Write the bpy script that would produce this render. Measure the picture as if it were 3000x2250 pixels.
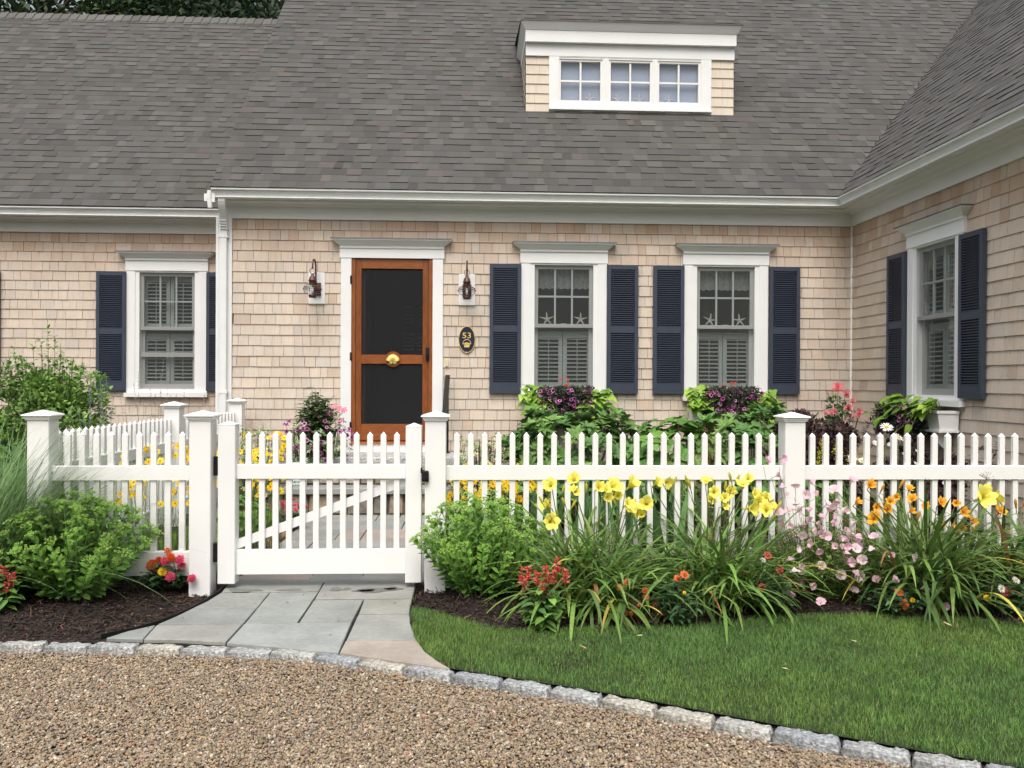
import bpy, math
import numpy as np
from mathutils import Matrix, Vector

for o in list(bpy.data.objects):
    bpy.data.objects.remove(o)
S = bpy.context.scene
COL = S.collection
R = np.random.RandomState(11)
rad = math.radians
A = np.array

# ---------------------------------------------------------------- camera
F, CX, CY, H = 2480., 1500., 1125., 1.345          # focal length in photo pixels, centre, eye height
_a, _p, _r = rad(2.77), rad(-0.16), rad(0.257)
FW = A([math.sin(_a)*math.cos(_p), math.cos(_a)*math.cos(_p), math.sin(_p)])
_r0 = A([math.cos(_a), -math.sin(_a), 0.])
_u0 = np.cross(_r0, FW)
RT = _r0*math.cos(_r) + _u0*math.sin(_r)
UP = np.cross(RT, FW)
EYE = A([0, 0, H])
cam = bpy.data.cameras.new('camera')
co = bpy.data.objects.new('camera', cam)
COL.objects.link(co)
cam.sensor_width = 36
cam.lens = F/3000*36
cam.clip_end = 3000
cam.clip_start = .05
co.matrix_world = Matrix(((RT[0], UP[0], -FW[0], 0), (RT[1], UP[1], -FW[1], 0), (RT[2], UP[2], -FW[2], H), (0, 0, 0, 1)))
S.camera = co

# ---------------------------------------------------------------- sky and soft sun (bright overcast)
SUN_EL, SUN_ROT = rad(58), rad(190)
W = bpy.data.worlds.new('World')
S.world = W
W.use_nodes = True
wn, wl = W.node_tree.nodes, W.node_tree.links
wn.clear()
sky = wn.new('ShaderNodeTexSky')
sky.sky_type = 'NISHITA'
sky.sun_disc = False
sky.sun_elevation = SUN_EL
sky.sun_rotation = SUN_ROT
sky.dust_density = 7
sky.air_density = 2.0
sky.ozone_density = 1.5
hs = wn.new('ShaderNodeHueSaturation')
hs.inputs['Saturation'].default_value = .50
bg = wn.new('ShaderNodeBackground')
bg.inputs['Strength'].default_value = .15
wo = wn.new('ShaderNodeOutputWorld')
wl.new(sky.outputs[0], hs.inputs['Color'])
# an overcast sky is brightest overhead and about a third as bright at the horizon
tcw = wn.new('ShaderNodeTexCoord')
sxz = wn.new('ShaderNodeSeparateXYZ')
mrw = wn.new('ShaderNodeMapRange')
mrw.inputs['From Min'].default_value = 0
mrw.inputs['From Max'].default_value = 1
mrw.inputs['To Min'].default_value = .62
mrw.inputs['To Max'].default_value = 1.7
scw = wn.new('ShaderNodeVectorMath')
scw.operation = 'SCALE'
wl.new(tcw.outputs['Generated'], sxz.inputs[0])
wl.new(sxz.outputs['Z'], mrw.inputs['Value'])
wl.new(hs.outputs[0], scw.inputs[0])
wl.new(mrw.outputs[0], scw.inputs['Scale'])
wl.new(scw.outputs[0], bg.inputs['Color'])
wl.new(bg.outputs[0], wo.inputs['Surface'])
sl = bpy.data.lights.new('sun', 'SUN')
sl.energy = .8
sl.angle = rad(36)
sl.color = (1, .985, .965)
so = bpy.data.objects.new('sun', sl)
COL.objects.link(so)
_sd = Vector((math.sin(SUN_ROT)*math.cos(SUN_EL), math.cos(SUN_ROT)*math.cos(SUN_EL), math.sin(SUN_EL)))
so.rotation_euler = _sd.to_track_quat('Z', 'Y').to_euler()
so.location = (0, 0, 20)
S.view_settings.view_transform = 'Standard'
S.view_settings.look = 'None'
S.view_settings.gamma = 1
S.view_settings.exposure = .12
S.cycles.max_bounces = 8
S.cycles.transparent_max_bounces = 12


# ---------------------------------------------------------------- photo pixel -> place in the scene
def ray(u, v):
    return FW + RT*(u-CX)/F - UP*(v-CY)/F


def PY(u, v, Y):
    d = ray(u, v)
    return EYE + d*(Y/d[1])


def G(u, v, z=0.):
    d = ray(u, v)
    return EYE + d*((z-H)/d[2])


# ---------------------------------------------------------------- object helpers
def tag(o, label=None, cat=None, group=None, kind=None):
    if label: o['label'] = label
    if cat: o['category'] = cat
    if group: o['group'] = group
    if kind: o['kind'] = kind
    return o


def thing(name, label, cat, loc=(0, 0, 0), group=None):
    o = bpy.data.objects.new(name, None)
    COL.objects.link(o)
    o.empty_display_size = .1
    o.location = [float(x) for x in loc]
    return tag(o, label, cat, group)


def link(me, name, parent=None, M=None):
    """Link mesh data as an object; its vertices / matrix M are in world space even under a parent."""
    o = bpy.data.objects.new(name, me)
    COL.objects.link(o)
    if parent is not None:
        o.parent = parent
        o.matrix_parent_inverse = WM[parent.name].inverted() if parent.name in WM else Matrix.Translation(-Vector(parent.location))
    if M is not None:
        o.matrix_basis = M
        WM[o.name] = M.copy()
    else:
        WM[o.name] = Matrix.Identity(4)
    return o


WM = {}


class MB:
    def __init__(s):
        s.V, s.L, s.T, s.M, s.C, s.n = [], [], [], [], [], 0

    def add(s, V, Fc, mat=0, col=(1, 1, 1)):
        V = np.asarray(V, float).reshape(-1, 3)
        if isinstance(Fc, np.ndarray):
            k = Fc.shape[0]
            s.L.append((Fc+s.n).ravel())
            s.T.append(np.full(k, Fc.shape[1]))
        else:
            k = len(Fc)
            s.L.append(A([i+s.n for f in Fc for i in f]))
            s.T.append(A([len(f) for f in Fc]))
        s.M.append(np.full(k, mat) if np.isscalar(mat) else np.asarray(mat))
        c = np.asarray(col, float)
        s.C.append(np.tile(c, (k, 1)) if c.ndim == 1 else c)
        s.V.append(V)
        s.n += len(V)
        return s

    def box(s, x0, y0, z0, x1, y1, z1, mat=0, col=(1, 1, 1)):
        V = [(x0, y0, z0), (x1, y0, z0), (x1, y1, z0), (x0, y1, z0), (x0, y0, z1), (x1, y0, z1), (x1, y1, z1), (x0, y1, z1)]
        return s.add(V, A([[0, 3, 2, 1], [4, 5, 6, 7], [0, 1, 5, 4], [1, 2, 6, 5], [2, 3, 7, 6], [3, 0, 4, 7]]), mat, col)

    def bbox(s, x0, y0, z0, x1, y1, z1, b=.004, mat=0, col=(1, 1, 1)):
        """box with chamfered vertical and top edges"""
        P = [(x0+b, y0), (x1-b, y0), (x1, y0+b), (x1, y1-b), (x1-b, y1), (x0+b, y1), (x0, y1-b), (x0, y0+b)]
        c = A([(x0+x1)/2, (y0+y1)/2])
        V = [(p[0], p[1], z0) for p in P]+[(p[0], p[1], z1-b) for p in P]
        V += [(p[0]+math.copysign(b, c[0]-p[0]), p[1]+math.copysign(b, c[1]-p[1]), z1) for p in P]
        Fc = [list(range(7, -1, -1)), list(range(16, 24))]
        for k in range(2):
            for i in range(8):
                j = (i+1) % 8
                Fc.append([k*8+i, k*8+j, k*8+8+j, k*8+8+i])
        return s.add(V, Fc, mat, col)

    def frus(s, a, b, mat=0, col=(1, 1, 1)):
        """two rectangles (x0,y0,x1,y1,z)"""
        V = []
        for (x0, y0, x1, y1, z) in (a, b):
            V += [(x0, y0, z), (x1, y0, z), (x1, y1, z), (x0, y1, z)]
        return s.add(V, A([[0, 3, 2, 1], [4, 5, 6, 7], [0, 1, 5, 4], [1, 2, 6, 5], [2, 3, 7, 6], [3, 0, 4, 7]]), mat, col)

    def quad(s, a, b, c, d, mat=0, col=(1, 1, 1)):
        return s.add([a, b, c, d], A([[0, 1, 2, 3]]), mat, col)

    def poly(s, P, mat=0, col=(1, 1, 1)):
        return s.add(P, [list(range(len(P)))], mat, col)

    def prism(s, P, z0, z1, mat=0, col=(1, 1, 1), b=0.):
        n = len(P)
        P = A(P, dtype=float)
        V = [(x, y, z0) for x, y in P]+[(x, y, z1-b) for x, y in P]
        if b:
            c = P.mean(0)
            d = c-P
            d /= np.linalg.norm(d, axis=1)[:, None]+1e-9
            Q = P+d*b*1.4
            V += [(x, y, z1) for x, y in Q]
        k = 2 if b else 1
        Fc = [list(range(n-1, -1, -1)), list(range(k*n, k*n+n))]
        for q in range(k):
            for i in range(n):
                j = (i+1) % n
                Fc.append([q*n+i, q*n+j, q*n+n+j, q*n+n+i])
        return s.add(V, Fc, mat, col)

    def tube(s, P, r, n=6, mat=0, col=(1, 1, 1), cap=True):
        P = np.asarray(P, float)
        k = len(P)
        r = np.full(k, r) if np.isscalar(r) else np.asarray(r, float)
        T = np.gradient(P, axis=0)
        T /= np.linalg.norm(T, axis=1)[:, None]+1e-12
        ref = A([0, 0, 1.]) if abs(T[0][2]) < .9 else A([1., 0, 0])
        X = np.cross(T[0], ref)
        X /= np.linalg.norm(X)
        V = []
        for i in range(k):
            X = X-T[i]*(X@T[i])
            X /= np.linalg.norm(X)+1e-12
            Y = np.cross(T[i], X)
            a = np.arange(n)*2*math.pi/n
            V.append(P[i]+r[i]*(np.cos(a)[:, None]*X+np.sin(a)[:, None]*Y))
        Fc = []
        for i in range(k-1):
            for j in range(n):
                q = (j+1) % n
                Fc.append([i*n+j, i*n+q, (i+1)*n+q, (i+1)*n+j])
        if cap:
            Fc.append(list(range(n-1, -1, -1)))
            Fc.append([(k-1)*n+j for j in range(n)])
        return s.add(np.concatenate(V), Fc, mat, col)

    def lathe(s, prof, c=(0, 0, 0), n=20, mat=0, col=(1, 1, 1)):
        a = np.arange(n)*2*math.pi/n
        V = np.concatenate([np.c_[r*np.cos(a), r*np.sin(a), np.full(n, z)] for r, z in prof])+A(c)
        Fc = []
        for i in range(len(prof)-1):
            for j in range(n):
                q = (j+1) % n
                Fc.append([i*n+j, i*n+q, (i+1)*n+q, (i+1)*n+j])
        return s.add(V, Fc, mat, col)

    def sweep(s, prof, path, side=1, mat=0, col=(1, 1, 1)):
        """profile [(out, z)] swept along a plan polyline with mitred corners; out is to the left (side=1) of travel"""
        P = [A(p, dtype=float) for p in path]
        k, n = len(P), len(prof)
        V = []
        for i in range(k):
            ds = []
            if i > 0: ds.append((P[i]-P[i-1])/np.linalg.norm(P[i]-P[i-1]))
            if i < k-1: ds.append((P[i+1]-P[i])/np.linalg.norm(P[i+1]-P[i]))
            ns = [side*A([-d[1], d[0]]) for d in ds]
            m = sum(ns)
            m = m/np.linalg.norm(m)
            m = m/(m@ns[0])
            for o, z in prof:
                q = P[i]+m*o
                V.append((q[0], q[1], z))
        Fc = []
        for i in range(k-1):
            for j in range(n):
                q = (j+1) % n
                Fc.append([i*n+j, i*n+q, (i+1)*n+q, (i+1)*n+j])
        Fc.append(list(range(n)))
        Fc.append([(k-1)*n+j for j in range(n-1, -1, -1)])
        return s.add(V, Fc, mat, col)

    def mesh(s, name, mats, smooth=False):
        me = bpy.data.meshes.new(name)
        V = np.concatenate(s.V)
        L = np.concatenate(s.L)
        T = np.concatenate(s.T)
        me.vertices.add(len(V))
        me.vertices.foreach_set('co', V.ravel())
        me.loops.add(len(L))
        me.loops.foreach_set('vertex_index', L.astype(np.int32))
        me.polygons.add(len(T))
        st = np.concatenate([[0], np.cumsum(T)[:-1]]).astype(np.int32)
        me.polygons.foreach_set('loop_start', st)
        me.polygons.foreach_set('material_index', np.concatenate(s.M).astype(np.int32))
        me.polygons.foreach_set('use_smooth', np.full(len(T), smooth))
        at = me.attributes.new('tint', 'FLOAT_COLOR', 'FACE')
        c = np.concatenate(s.C)
        at.data.foreach_set('color', np.c_[c, np.ones(len(c))].ravel())
        me.update(calc_edges=True)
        for m in (mats if isinstance(mats, (list, tuple)) else [mats]):
            me.materials.append(m)
        return me

    def obj(s, name, mats, parent=None, M=None, smooth=False):
        return link(s.mesh(name, mats, smooth), name, parent, M)


# ---------------------------------------------------------------- materials
def mat(name, col=(.8, .8, .8), rough=.5, tint=False, noise=None, bump=None, spec=.5, metal=0., trans=0., stretch=(1, 1, 1), noise2=None, coat=0., gain=1.):
    m = bpy.data.materials.new(name)
    m.use_nodes = True
    N, K = m.node_tree.nodes, m.node_tree.links
    N.clear()
    out = N.new('ShaderNodeOutputMaterial')
    bs = N.new('ShaderNodeBsdfPrincipled')
    bs.inputs['Roughness'].default_value = rough
    bs.inputs['Metallic'].default_value = metal
    bs.inputs['Specular IOR Level'].default_value = spec
    if coat:
        bs.inputs['Coat Weight'].default_value = coat
        bs.inputs['Coat Roughness'].default_value = .15
    tc = N.new('ShaderNodeTexCoord')
    mp = N.new('ShaderNodeMapping')
    mp.inputs['Scale'].default_value = stretch
    K.new(tc.outputs['Object'], mp.inputs['Vector'])
    if tint:
        at = N.new('ShaderNodeAttribute')
        at.attribute_name = 'tint'
        c = at.outputs['Color']
        if tint == 'inst':
            at.attribute_type = 'INSTANCER'
    else:
        rg = N.new('ShaderNodeRGB')
        rg.outputs[0].default_value = (*col, 1)
        c = rg.outputs[0]
    for ns in (noise, noise2):
        if not ns: continue
        nz = N.new('ShaderNodeTexNoise')
        nz.inputs['Scale'].default_value = ns[0]
        nz.inputs['Detail'].default_value = 5
        K.new((mp if ns is noise else tc).outputs['Vector' if ns is noise else 'Object'], nz.inputs['Vector'])
        mr = N.new('ShaderNodeMapRange')
        mr.inputs['From Min'].default_value = .3
        mr.inputs['From Max'].default_value = .7
        mr.inputs['To Min'].default_value = 1-ns[1]
        mr.inputs['To Max'].default_value = 1+ns[1]
        K.new(nz.outputs['Fac'], mr.inputs['Value'])
        mx = N.new('ShaderNodeVectorMath')
        mx.operation = 'SCALE'
        K.new(c, mx.inputs[0])
        K.new(mr.outputs[0], mx.inputs['Scale'])
        c = mx.outputs[0]
    if gain != 1.:
        gm = N.new('ShaderNodeVectorMath')
        gm.operation = 'SCALE'
        gm.inputs['Scale'].default_value = gain
        K.new(c, gm.inputs[0])
        c = gm.outputs[0]
    K.new(c, bs.inputs['Base Color'])
    if bump:
        nb = N.new('ShaderNodeTexNoise')
        nb.inputs['Scale'].default_value = bump[0]
        nb.inputs['Detail'].default_value = 6
        K.new(mp.outputs[0], nb.inputs['Vector'])
        b = N.new('ShaderNodeBump')
        b.inputs['Strength'].default_value = bump[1]
        b.inputs['Distance'].default_value = bump[2]
        K.new(nb.outputs['Fac'], b.inputs['Height'])
        K.new(b.outputs[0], bs.inputs['Normal'])
    if trans:
        tr = N.new('ShaderNodeBsdfTranslucent')
        K.new(c, tr.inputs['Color'])
        mxs = N.new('ShaderNodeMixShader')
        mxs.inputs[0].default_value = trans
        K.new(bs.outputs[0], mxs.inputs[1])
        K.new(tr.outputs[0], mxs.inputs[2])
        K.new(mxs.outputs[0], out.inputs['Surface'])
    else:
        K.new(bs.outputs[0], out.inputs['Surface'])
    return m


def glass_mat(name, tintc=(.8, .83, .82), ior=1.7, rough=0.):
    m = bpy.data.materials.new(name)
    m.use_nodes = True
    N, K = m.node_tree.nodes, m.node_tree.links
    N.clear()
    out = N.new('ShaderNodeOutputMaterial')
    fr = N.new('ShaderNodeFresnel')
    fr.inputs['IOR'].default_value = ior
    tr = N.new('ShaderNodeBsdfTransparent')
    tr.inputs['Color'].default_value = (*tintc, 1)
    gl = N.new('ShaderNodeBsdfGlossy')
    gl.inputs['Roughness'].default_value = rough
    mx = N.new('ShaderNodeMixShader')
    ge = N.new('ShaderNodeNewGeometry')
    sb = N.new('ShaderNodeMath')
    sb.operation = 'SUBTRACT'
    sb.use_clamp = True
    K.new(fr.outputs[0], sb.inputs[0])
    K.new(ge.outputs['Backfacing'], sb.inputs[1])
    K.new(sb.outputs[0], mx.inputs[0])
    K.new(tr.outputs[0], mx.inputs[1])
    K.new(gl.outputs[0], mx.inputs[2])
    K.new(mx.outputs[0], out.inputs['Surface'])
    return m


MT = dict(
    white=mat('white_paint', (.80, .80, .79), .45, noise=(3, .03), bump=(60, .04, .002)),
    trim=mat('trim_paint', (.78, .79, .80), .5, noise=(2.5, .035), bump=(40, .05, .002)),
    vinyl=mat('fence_vinyl', (.83, .83, .83), .38, noise=(4, .025), noise2=(.8, .03)),
    gutter=mat('gutter_aluminium', (.76, .78, .78), .35, noise=(6, .04)),
    cedar=mat('cedar_shingle', tint=True, rough=.85, spec=.2, noise=(30, .06), stretch=(2.2, 2.2, .12), noise2=(2.1, .07), bump=(60, .12, .003)),
    cedarback=mat('wall_backing', (.10, .07, .05), .9),
    roof=mat('asphalt_shingle', tint=True, rough=.92, spec=.25, noise=(260, .22), noise2=(1.3, .07), bump=(300, .3, .002)),
    navy=mat('navy_shutter', (.040, .051, .082), .45, noise=(5, .08)),
    mahog=mat('mahogany', tint=True, rough=.32, noise=(18, .30), stretch=(6, 6, .5), noise2=(2, .12), coat=.3),
    mahogh=mat('mahogany_rail', tint=True, rough=.32, noise=(18, .30), stretch=(.5, 6, 6), noise2=(2, .12), coat=.3),
    sash=mat('sash_paint', (.42, .43, .43), .5),
    muntin=mat('muntin_paint', (.40, .45, .44), .5),
    inshut=mat('indoor_shutter_paint', (.40, .43, .42), .5),
    cloth=mat('valance_cloth', (.36, .375, .375), .9, noise=(30, .2), trans=.3),
    wscreen=mat('fly_screen', (.14, .15, .15), .8),
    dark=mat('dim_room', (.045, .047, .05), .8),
    glass=glass_mat('window_glass', (.82, .86, .85), 1.6),
    dglass=glass_mat('dormer_glass', (1., 1., 1.), 1.7),
    flash=mat('lead_flashing', (.10, .105, .12), .5, noise=(8, .2)),
    brass=mat('gold_leaf', (.82, .62, .20), .34, metal=.25, noise=(30, .15)),
    copper=mat('aged_copper', (.10, .045, .04), .45, metal=.4, noise=(25, .4)),
    black=mat('black_metal', (.010, .010, .011), .5, spec=.3),
    lantglass=glass_mat('lantern_glass', (.92, .93, .93), 1.5),
    granite=mat('granite', tint=True, rough=.88, noise=(70, .50), noise2=(11, .32), bump=(45, 1., .02)),
    stone=mat('bluestone', tint=True, rough=.72, noise=(4, .17), noise2=(30, .09), bump=(45, .16, .003)),
    field=mat('field_stone', tint=True, rough=.9, noise=(14, .35), bump=(18, .6, .02)),
    leaf=mat('leaf', tint=True, rough=.55, spec=.3, trans=.25, gain=1.45, noise=(35, .16)),
    shiny=mat('waxy_leaf', tint=True, rough=.55, spec=.22, trans=.18, gain=1.45, noise=(30, .14)),
    petal=mat('petal', tint=True, rough=.6, spec=.25, trans=.30, noise=(60, .08)),
    stem=mat('stem', tint=True, rough=.6, noise=(30, .2)),
    bark=mat('bark', (.07, .055, .045), .9, noise=(9, .4), bump=(15, .8, .03)),
    mulch=mat('bark_mulch', (.022, .013, .010), .95, noise=(45, .7), noise2=(4, .3), bump=(50, 1., .05)),
    chip=mat('mulch_chip', tint=True, rough=.9, noise=(60, .3)),
    soil=mat('lawn_soil', (.020, .034, .010), .95, noise=(30, .4)),
    grav=mat('gravel_base', (.14, .112, .085), .95, noise=(90, .6), noise2=(2, .15), bump=(110, 1., .02)),
    pebble=mat('pebble', tint='inst', rough=.75, spec=.3, noise=(1.2, .15), bump=(3, .2, .1)),
    land=mat('far_ground', (.05, .07, .03), .95, noise=(.3, .3)),
)


def thin_mix(m, keep):
    """turn a material into a fine mesh that lets part of the light through"""
    N, K = m.node_tree.nodes, m.node_tree.links
    out = [n for n in N if n.type == 'OUTPUT_MATERIAL'][0]
    src = out.inputs['Surface'].links[0].from_socket
    t = N.new('ShaderNodeBsdfTransparent')
    x = N.new('ShaderNodeMixShader')
    x.inputs[0].default_value = keep
    K.new(t.outputs[0], x.inputs[1])
    K.new(src, x.inputs[2])
    K.new(x.outputs[0], out.inputs['Surface'])


thin_mix(MT['wscreen'], .24)


# ---------------------------------------------------------------- leaf and blade batches
def jit(c, n, a=.15, rs=None):
    rs = rs or R
    c = np.asarray(c, float)
    k = np.clip(1+rs.normal(0, a, (n, 1)), .45, 1.7)
    h = 1+rs.normal(0, a*.3, (n, 3))
    return np.clip(c*k*h, 0, 1)


def pick(cols, n, w=None, a=.12, rs=None):
    rs = rs or R
    i = rs.choice(len(cols), n, p=None if w is None else A(w)/sum(w))
    return jit(A(cols)[i], n, a, rs)


PROF = dict(
    oval=lambda s: np.sin(math.pi*np.clip(s, 0, 1)**.8)**.8,
    lance=lambda s: np.sin(math.pi*s**.62)**.9,
    obov=lambda s: np.sin(math.pi*s**1.25)**.75,
    heart=lambda s: np.where(s < .12, .55+s*3.6, np.clip(1-(s-.12)/.88, 0, 1)**.85),
    grass=lambda s: np.clip(1-s, 0, 1)**.55,
    strap=lambda s: np.minimum(1, .6+s*1.6)*np.clip((1-s)*3.2, 0, 1)**.7,
    petal=lambda s: np.minimum(1, .25+1.3*s)*np.clip((1-s)*4, 0, 1)**.5,
    broad=lambda s: np.minimum(1, .15+1.15*s)*np.clip((1-s)*7, 0, 1)**.5,
)


def _grid(n, rows, cols):
    b = []
    for i in range(rows):
        for j in range(cols-1):
            b.append([i*cols+j, i*cols+j+1, (i+1)*cols+j+1, (i+1)*cols+j])
    b = A(b)
    return (b[None]+(np.arange(n)*(rows+1)*cols)[:, None, None]).reshape(-1, 4), len(b)


def leaves(m, P, D, U, L, Wd, col, rows=4, prof='oval', fold=.25, droop=.25, mat=0):
    P, D, U = [np.asarray(x, float) for x in (P, D, U)]
    n = len(P)
    D = D/(np.linalg.norm(D, axis=1)[:, None]+1e-9)
    sd = np.cross(D, U)
    sd /= np.linalg.norm(sd, axis=1)[:, None]+1e-9
    N = np.cross(sd, D)
    L = np.broadcast_to(L, n)
    Wd = np.broadcast_to(Wd, n)
    s = np.linspace(0, 1, rows+1)
    w = PROF[prof](s)
    w[-1] = .02
    if rows == 1: w = A([1., .55])
    V = np.zeros((n, rows+1, 3, 3))
    dr = np.broadcast_to(droop, n)
    for i in range(rows+1):
        c = P+D*(L*s[i])[:, None]-N*(L*dr*s[i]**2)[:, None]
        for k, j in ((-1, 0), (0, 1), (1, 2)):
            V[:, i, j] = c+sd*(k*Wd*.5*w[i])[:, None]+N*(abs(k)*fold*Wd*.5*w[i])[:, None]
    Fc, q = _grid(n, rows, 3)
    col = np.asarray(col)
    m.add(V.reshape(-1, 3), Fc, mat, np.repeat(col, q, axis=0) if col.ndim == 2 else col)


def blades(m, P, az, th0, kap, L, Wd, col, rows=6, prof='grass', fold=0., cols=2, mat=0, tipcol=None, twist=0., kpow=1.):
    P = np.asarray(P, float)
    n = len(P)
    az, th0, kap, L, Wd = [np.broadcast_to(x, n).astype(float) for x in (az, th0, kap, L, Wd)]
    h = np.c_[np.cos(az), np.sin(az), np.zeros(n)]
    sd = np.c_[-np.sin(az), np.cos(az), np.zeros(n)]
    z = A([0, 0, 1.])
    s = np.linspace(0, 1, rows+1)
    w = PROF[prof](s)
    w[-1] = max(w[-1], .03)
    V = np.zeros((n, rows+1, cols, 3))
    c = P.copy()
    ks = [(-1, 0), (1, 1)] if cols == 2 else [(-1, 0), (0, 1), (1, 2)]
    for i in range(rows+1):
        th = th0+kap*s[i]**kpow
        N = -np.cos(th)[:, None]*h+np.sin(th)[:, None]*z
        for k, j in ks:
            V[:, i, j] = c+sd*(k*Wd*.5*w[i])[:, None]+N*(abs(k)*fold*Wd*.5*w[i])[:, None]
        if i < rows:
            tm = th0+kap*((s[i]+s[i+1])/2)**kpow
            c = c+(np.sin(tm)[:, None]*h+np.cos(tm)[:, None]*z)*(L/rows)[:, None]
    Fc, q = _grid(n, rows, cols)
    col = np.asarray(col, float)
    C = np.repeat(col, q, axis=0) if col.ndim == 2 else np.tile(col, (n*q, 1))
    if tipcol is not None:
        f = np.tile(np.repeat((np.arange(rows)+.5)/rows, cols-1), n)[:, None]**2
        C = C*(1-f)+A(tipcol)*f
    m.add(V.reshape(-1, 3), Fc, mat, C)


def rdir(n, rs=None):
    v = (rs or R).normal(0, 1, (n, 3))
    return v/np.linalg.norm(v, axis=1)[:, None]


def align(loc, d, roll=0., s=1.):
    q = Vector([float(x) for x in d]).to_track_quat('Z', 'Y')
    return Matrix.Translation(Vector([float(x) for x in loc])) @ q.to_matrix().to_4x4() @ Matrix.Rotation(roll, 4, 'Z') @ Matrix.Scale(float(s), 4)


def blob(m, P, r, col, mat=0):
    """small octahedral beads"""
    P = np.asarray(P, float)
    n = len(P)
    r = np.broadcast_to(r, n)
    o = A([[1, 0, 0], [0, 1, 0], [-1, 0, 0], [0, -1, 0], [0, 0, 1], [0, 0, -1]], float)
    V = P[:, None]+o[None]*r[:, None, None]
    f = A([[0, 1, 4], [1, 2, 4], [2, 3, 4], [3, 0, 4], [1, 0, 5], [2, 1, 5], [3, 2, 5], [0, 3, 5]])
    Fc = (f[None]+(np.arange(n)*6)[:, None, None]).reshape(-1, 3)
    col = np.asarray(col)
    m.add(V.reshape(-1, 3), Fc, mat, np.repeat(col, 8, axis=0) if col.ndim == 2 else col)
# ================================================================ the house
YW, YL, XW = 9.6, 10.66, 4.40            # main wall plane, set-back left wall plane, right wing wall plane
XC = -2.665                               # left end of the main wall shingles
Z0 = .10
CO = .118                                 # shingle course
house = thing('house', 'grey roofed cottage with pale cedar shingle walls, white trim and navy shutters', 'house', (0, 9.6, 0))
ROTW = Matrix.Rotation(rad(-90), 4, 'Z')


def rects_minus(r, holes):
    out = [r]
    for h in holes:
        nxt = []
        for (a, b, c, d) in out:                     # u0,u1,z0,z1
            if h[0] >= b or h[1] <= a or h[2] >= d or h[3] <= c:
                nxt.append((a, b, c, d))
                continue
            if h[0] > a: nxt.append((a, h[0], c, d))
            if h[1] < b: nxt.append((h[1], b, c, d))
            u0, u1 = max(a, h[0]), min(b, h[1])
            if h[2] > c: nxt.append((u0, u1, c, h[2]))
            if h[3] < d: nxt.append((u0, u1, h[3], d))
        out = nxt
    return [q for q in out if q[1]-q[0] > .012 and q[3]-q[2] > .008]


CED = A([(.608, .517, .438), (.600, .505, .427), (.590, .515, .448), (.614, .526, .438), (.598, .513, .435), (.606, .530, .456)])


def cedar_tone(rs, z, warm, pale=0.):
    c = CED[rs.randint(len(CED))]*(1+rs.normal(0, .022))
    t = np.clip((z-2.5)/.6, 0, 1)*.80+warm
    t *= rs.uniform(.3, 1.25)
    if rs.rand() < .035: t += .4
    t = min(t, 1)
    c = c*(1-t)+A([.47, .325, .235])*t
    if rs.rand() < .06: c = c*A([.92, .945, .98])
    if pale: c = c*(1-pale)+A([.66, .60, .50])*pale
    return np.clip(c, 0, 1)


def shingle_wall(m, u0, u1, z0, z1, holes, seed, warm=0., pale=0., ztop=None):
    rs = np.random.RandomState(seed)
    k0 = int(math.floor((z0-3.036)/CO))
    k = k0
    while True:
        zb = 3.036+k*CO
        k += 1
        if zb >= z1: break
        zt = min(zb+CO, z1)
        u = u0-rs.uniform(0, .12)
        while u < u1:
            w = rs.choice([.085, .1, .115, .13, .15, .18])*rs.uniform(.9, 1.12)
            a, b = max(u, u0), min(u+w, u1)
            u += w
            if b-a < .012: continue
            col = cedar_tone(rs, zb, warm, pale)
            bt = rs.uniform(.0105, .014)
            g = rs.uniform(.0012, .0027)
            for (a2, b2, c2, d2) in rects_minus((a+g, b-g, max(zb+rs.uniform(-.0012, .0012), z0), zt), holes):
                f0 = .003+(bt-.003)*(1-(c2-zb)/CO)
                f1 = .003+(bt-.003)*(1-(d2-zb)/CO)
                V = [(a2, -f0, c2), (b2, -f0, c2), (b2, -f1, d2), (a2, -f1, d2), (a2, 0, c2), (b2, 0, c2), (b2, 0, d2), (a2, 0, d2)]
                m.add(V, A([[0, 1, 2, 3], [4, 5, 1, 0], [4, 0, 3, 7], [1, 5, 6, 2]]), 0, col)


def backing(m, u0, u1, z0, z1, holes, mat=1):
    for (a, b, c, d) in rects_minus((u0, u1, z0, z1), holes):
        m.quad((a, .0015, c), (b, .0015, c), (b, .0015, d), (a, .0015, d), mat)


def wall_frame(kind, x):
    if kind == 'main': return Matrix.Translation((x, YW, 0))
    if kind == 'left': return Matrix.Translation((x, YL, 0))
    return Matrix.Translation((XW, x, 0)) @ ROTW       # wing: local x runs towards the camera


OW, OT, OB = .335, 2.672, 1.235          # window opening half-width, top and bottom


def crown(m, hw, z, mat=0, fmat=1):
    m.box(-hw-.012, -.050, z, hw+.012, 0, z+.022, mat)
    m.frus((-hw-.006, -.045, hw+.006, 0, z+.022), (-hw-.085, -.105, hw+.085, 0, z+.082), mat)
    m.box(-hw-.095, -.115, z+.082, hw+.095, 0, z+.094, mat)
    m.frus((-hw-.103, -.123, hw+.103, 0, z+.094), (-hw-.103, -.121, hw+.103, 0, z+.106), fmat)


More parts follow.
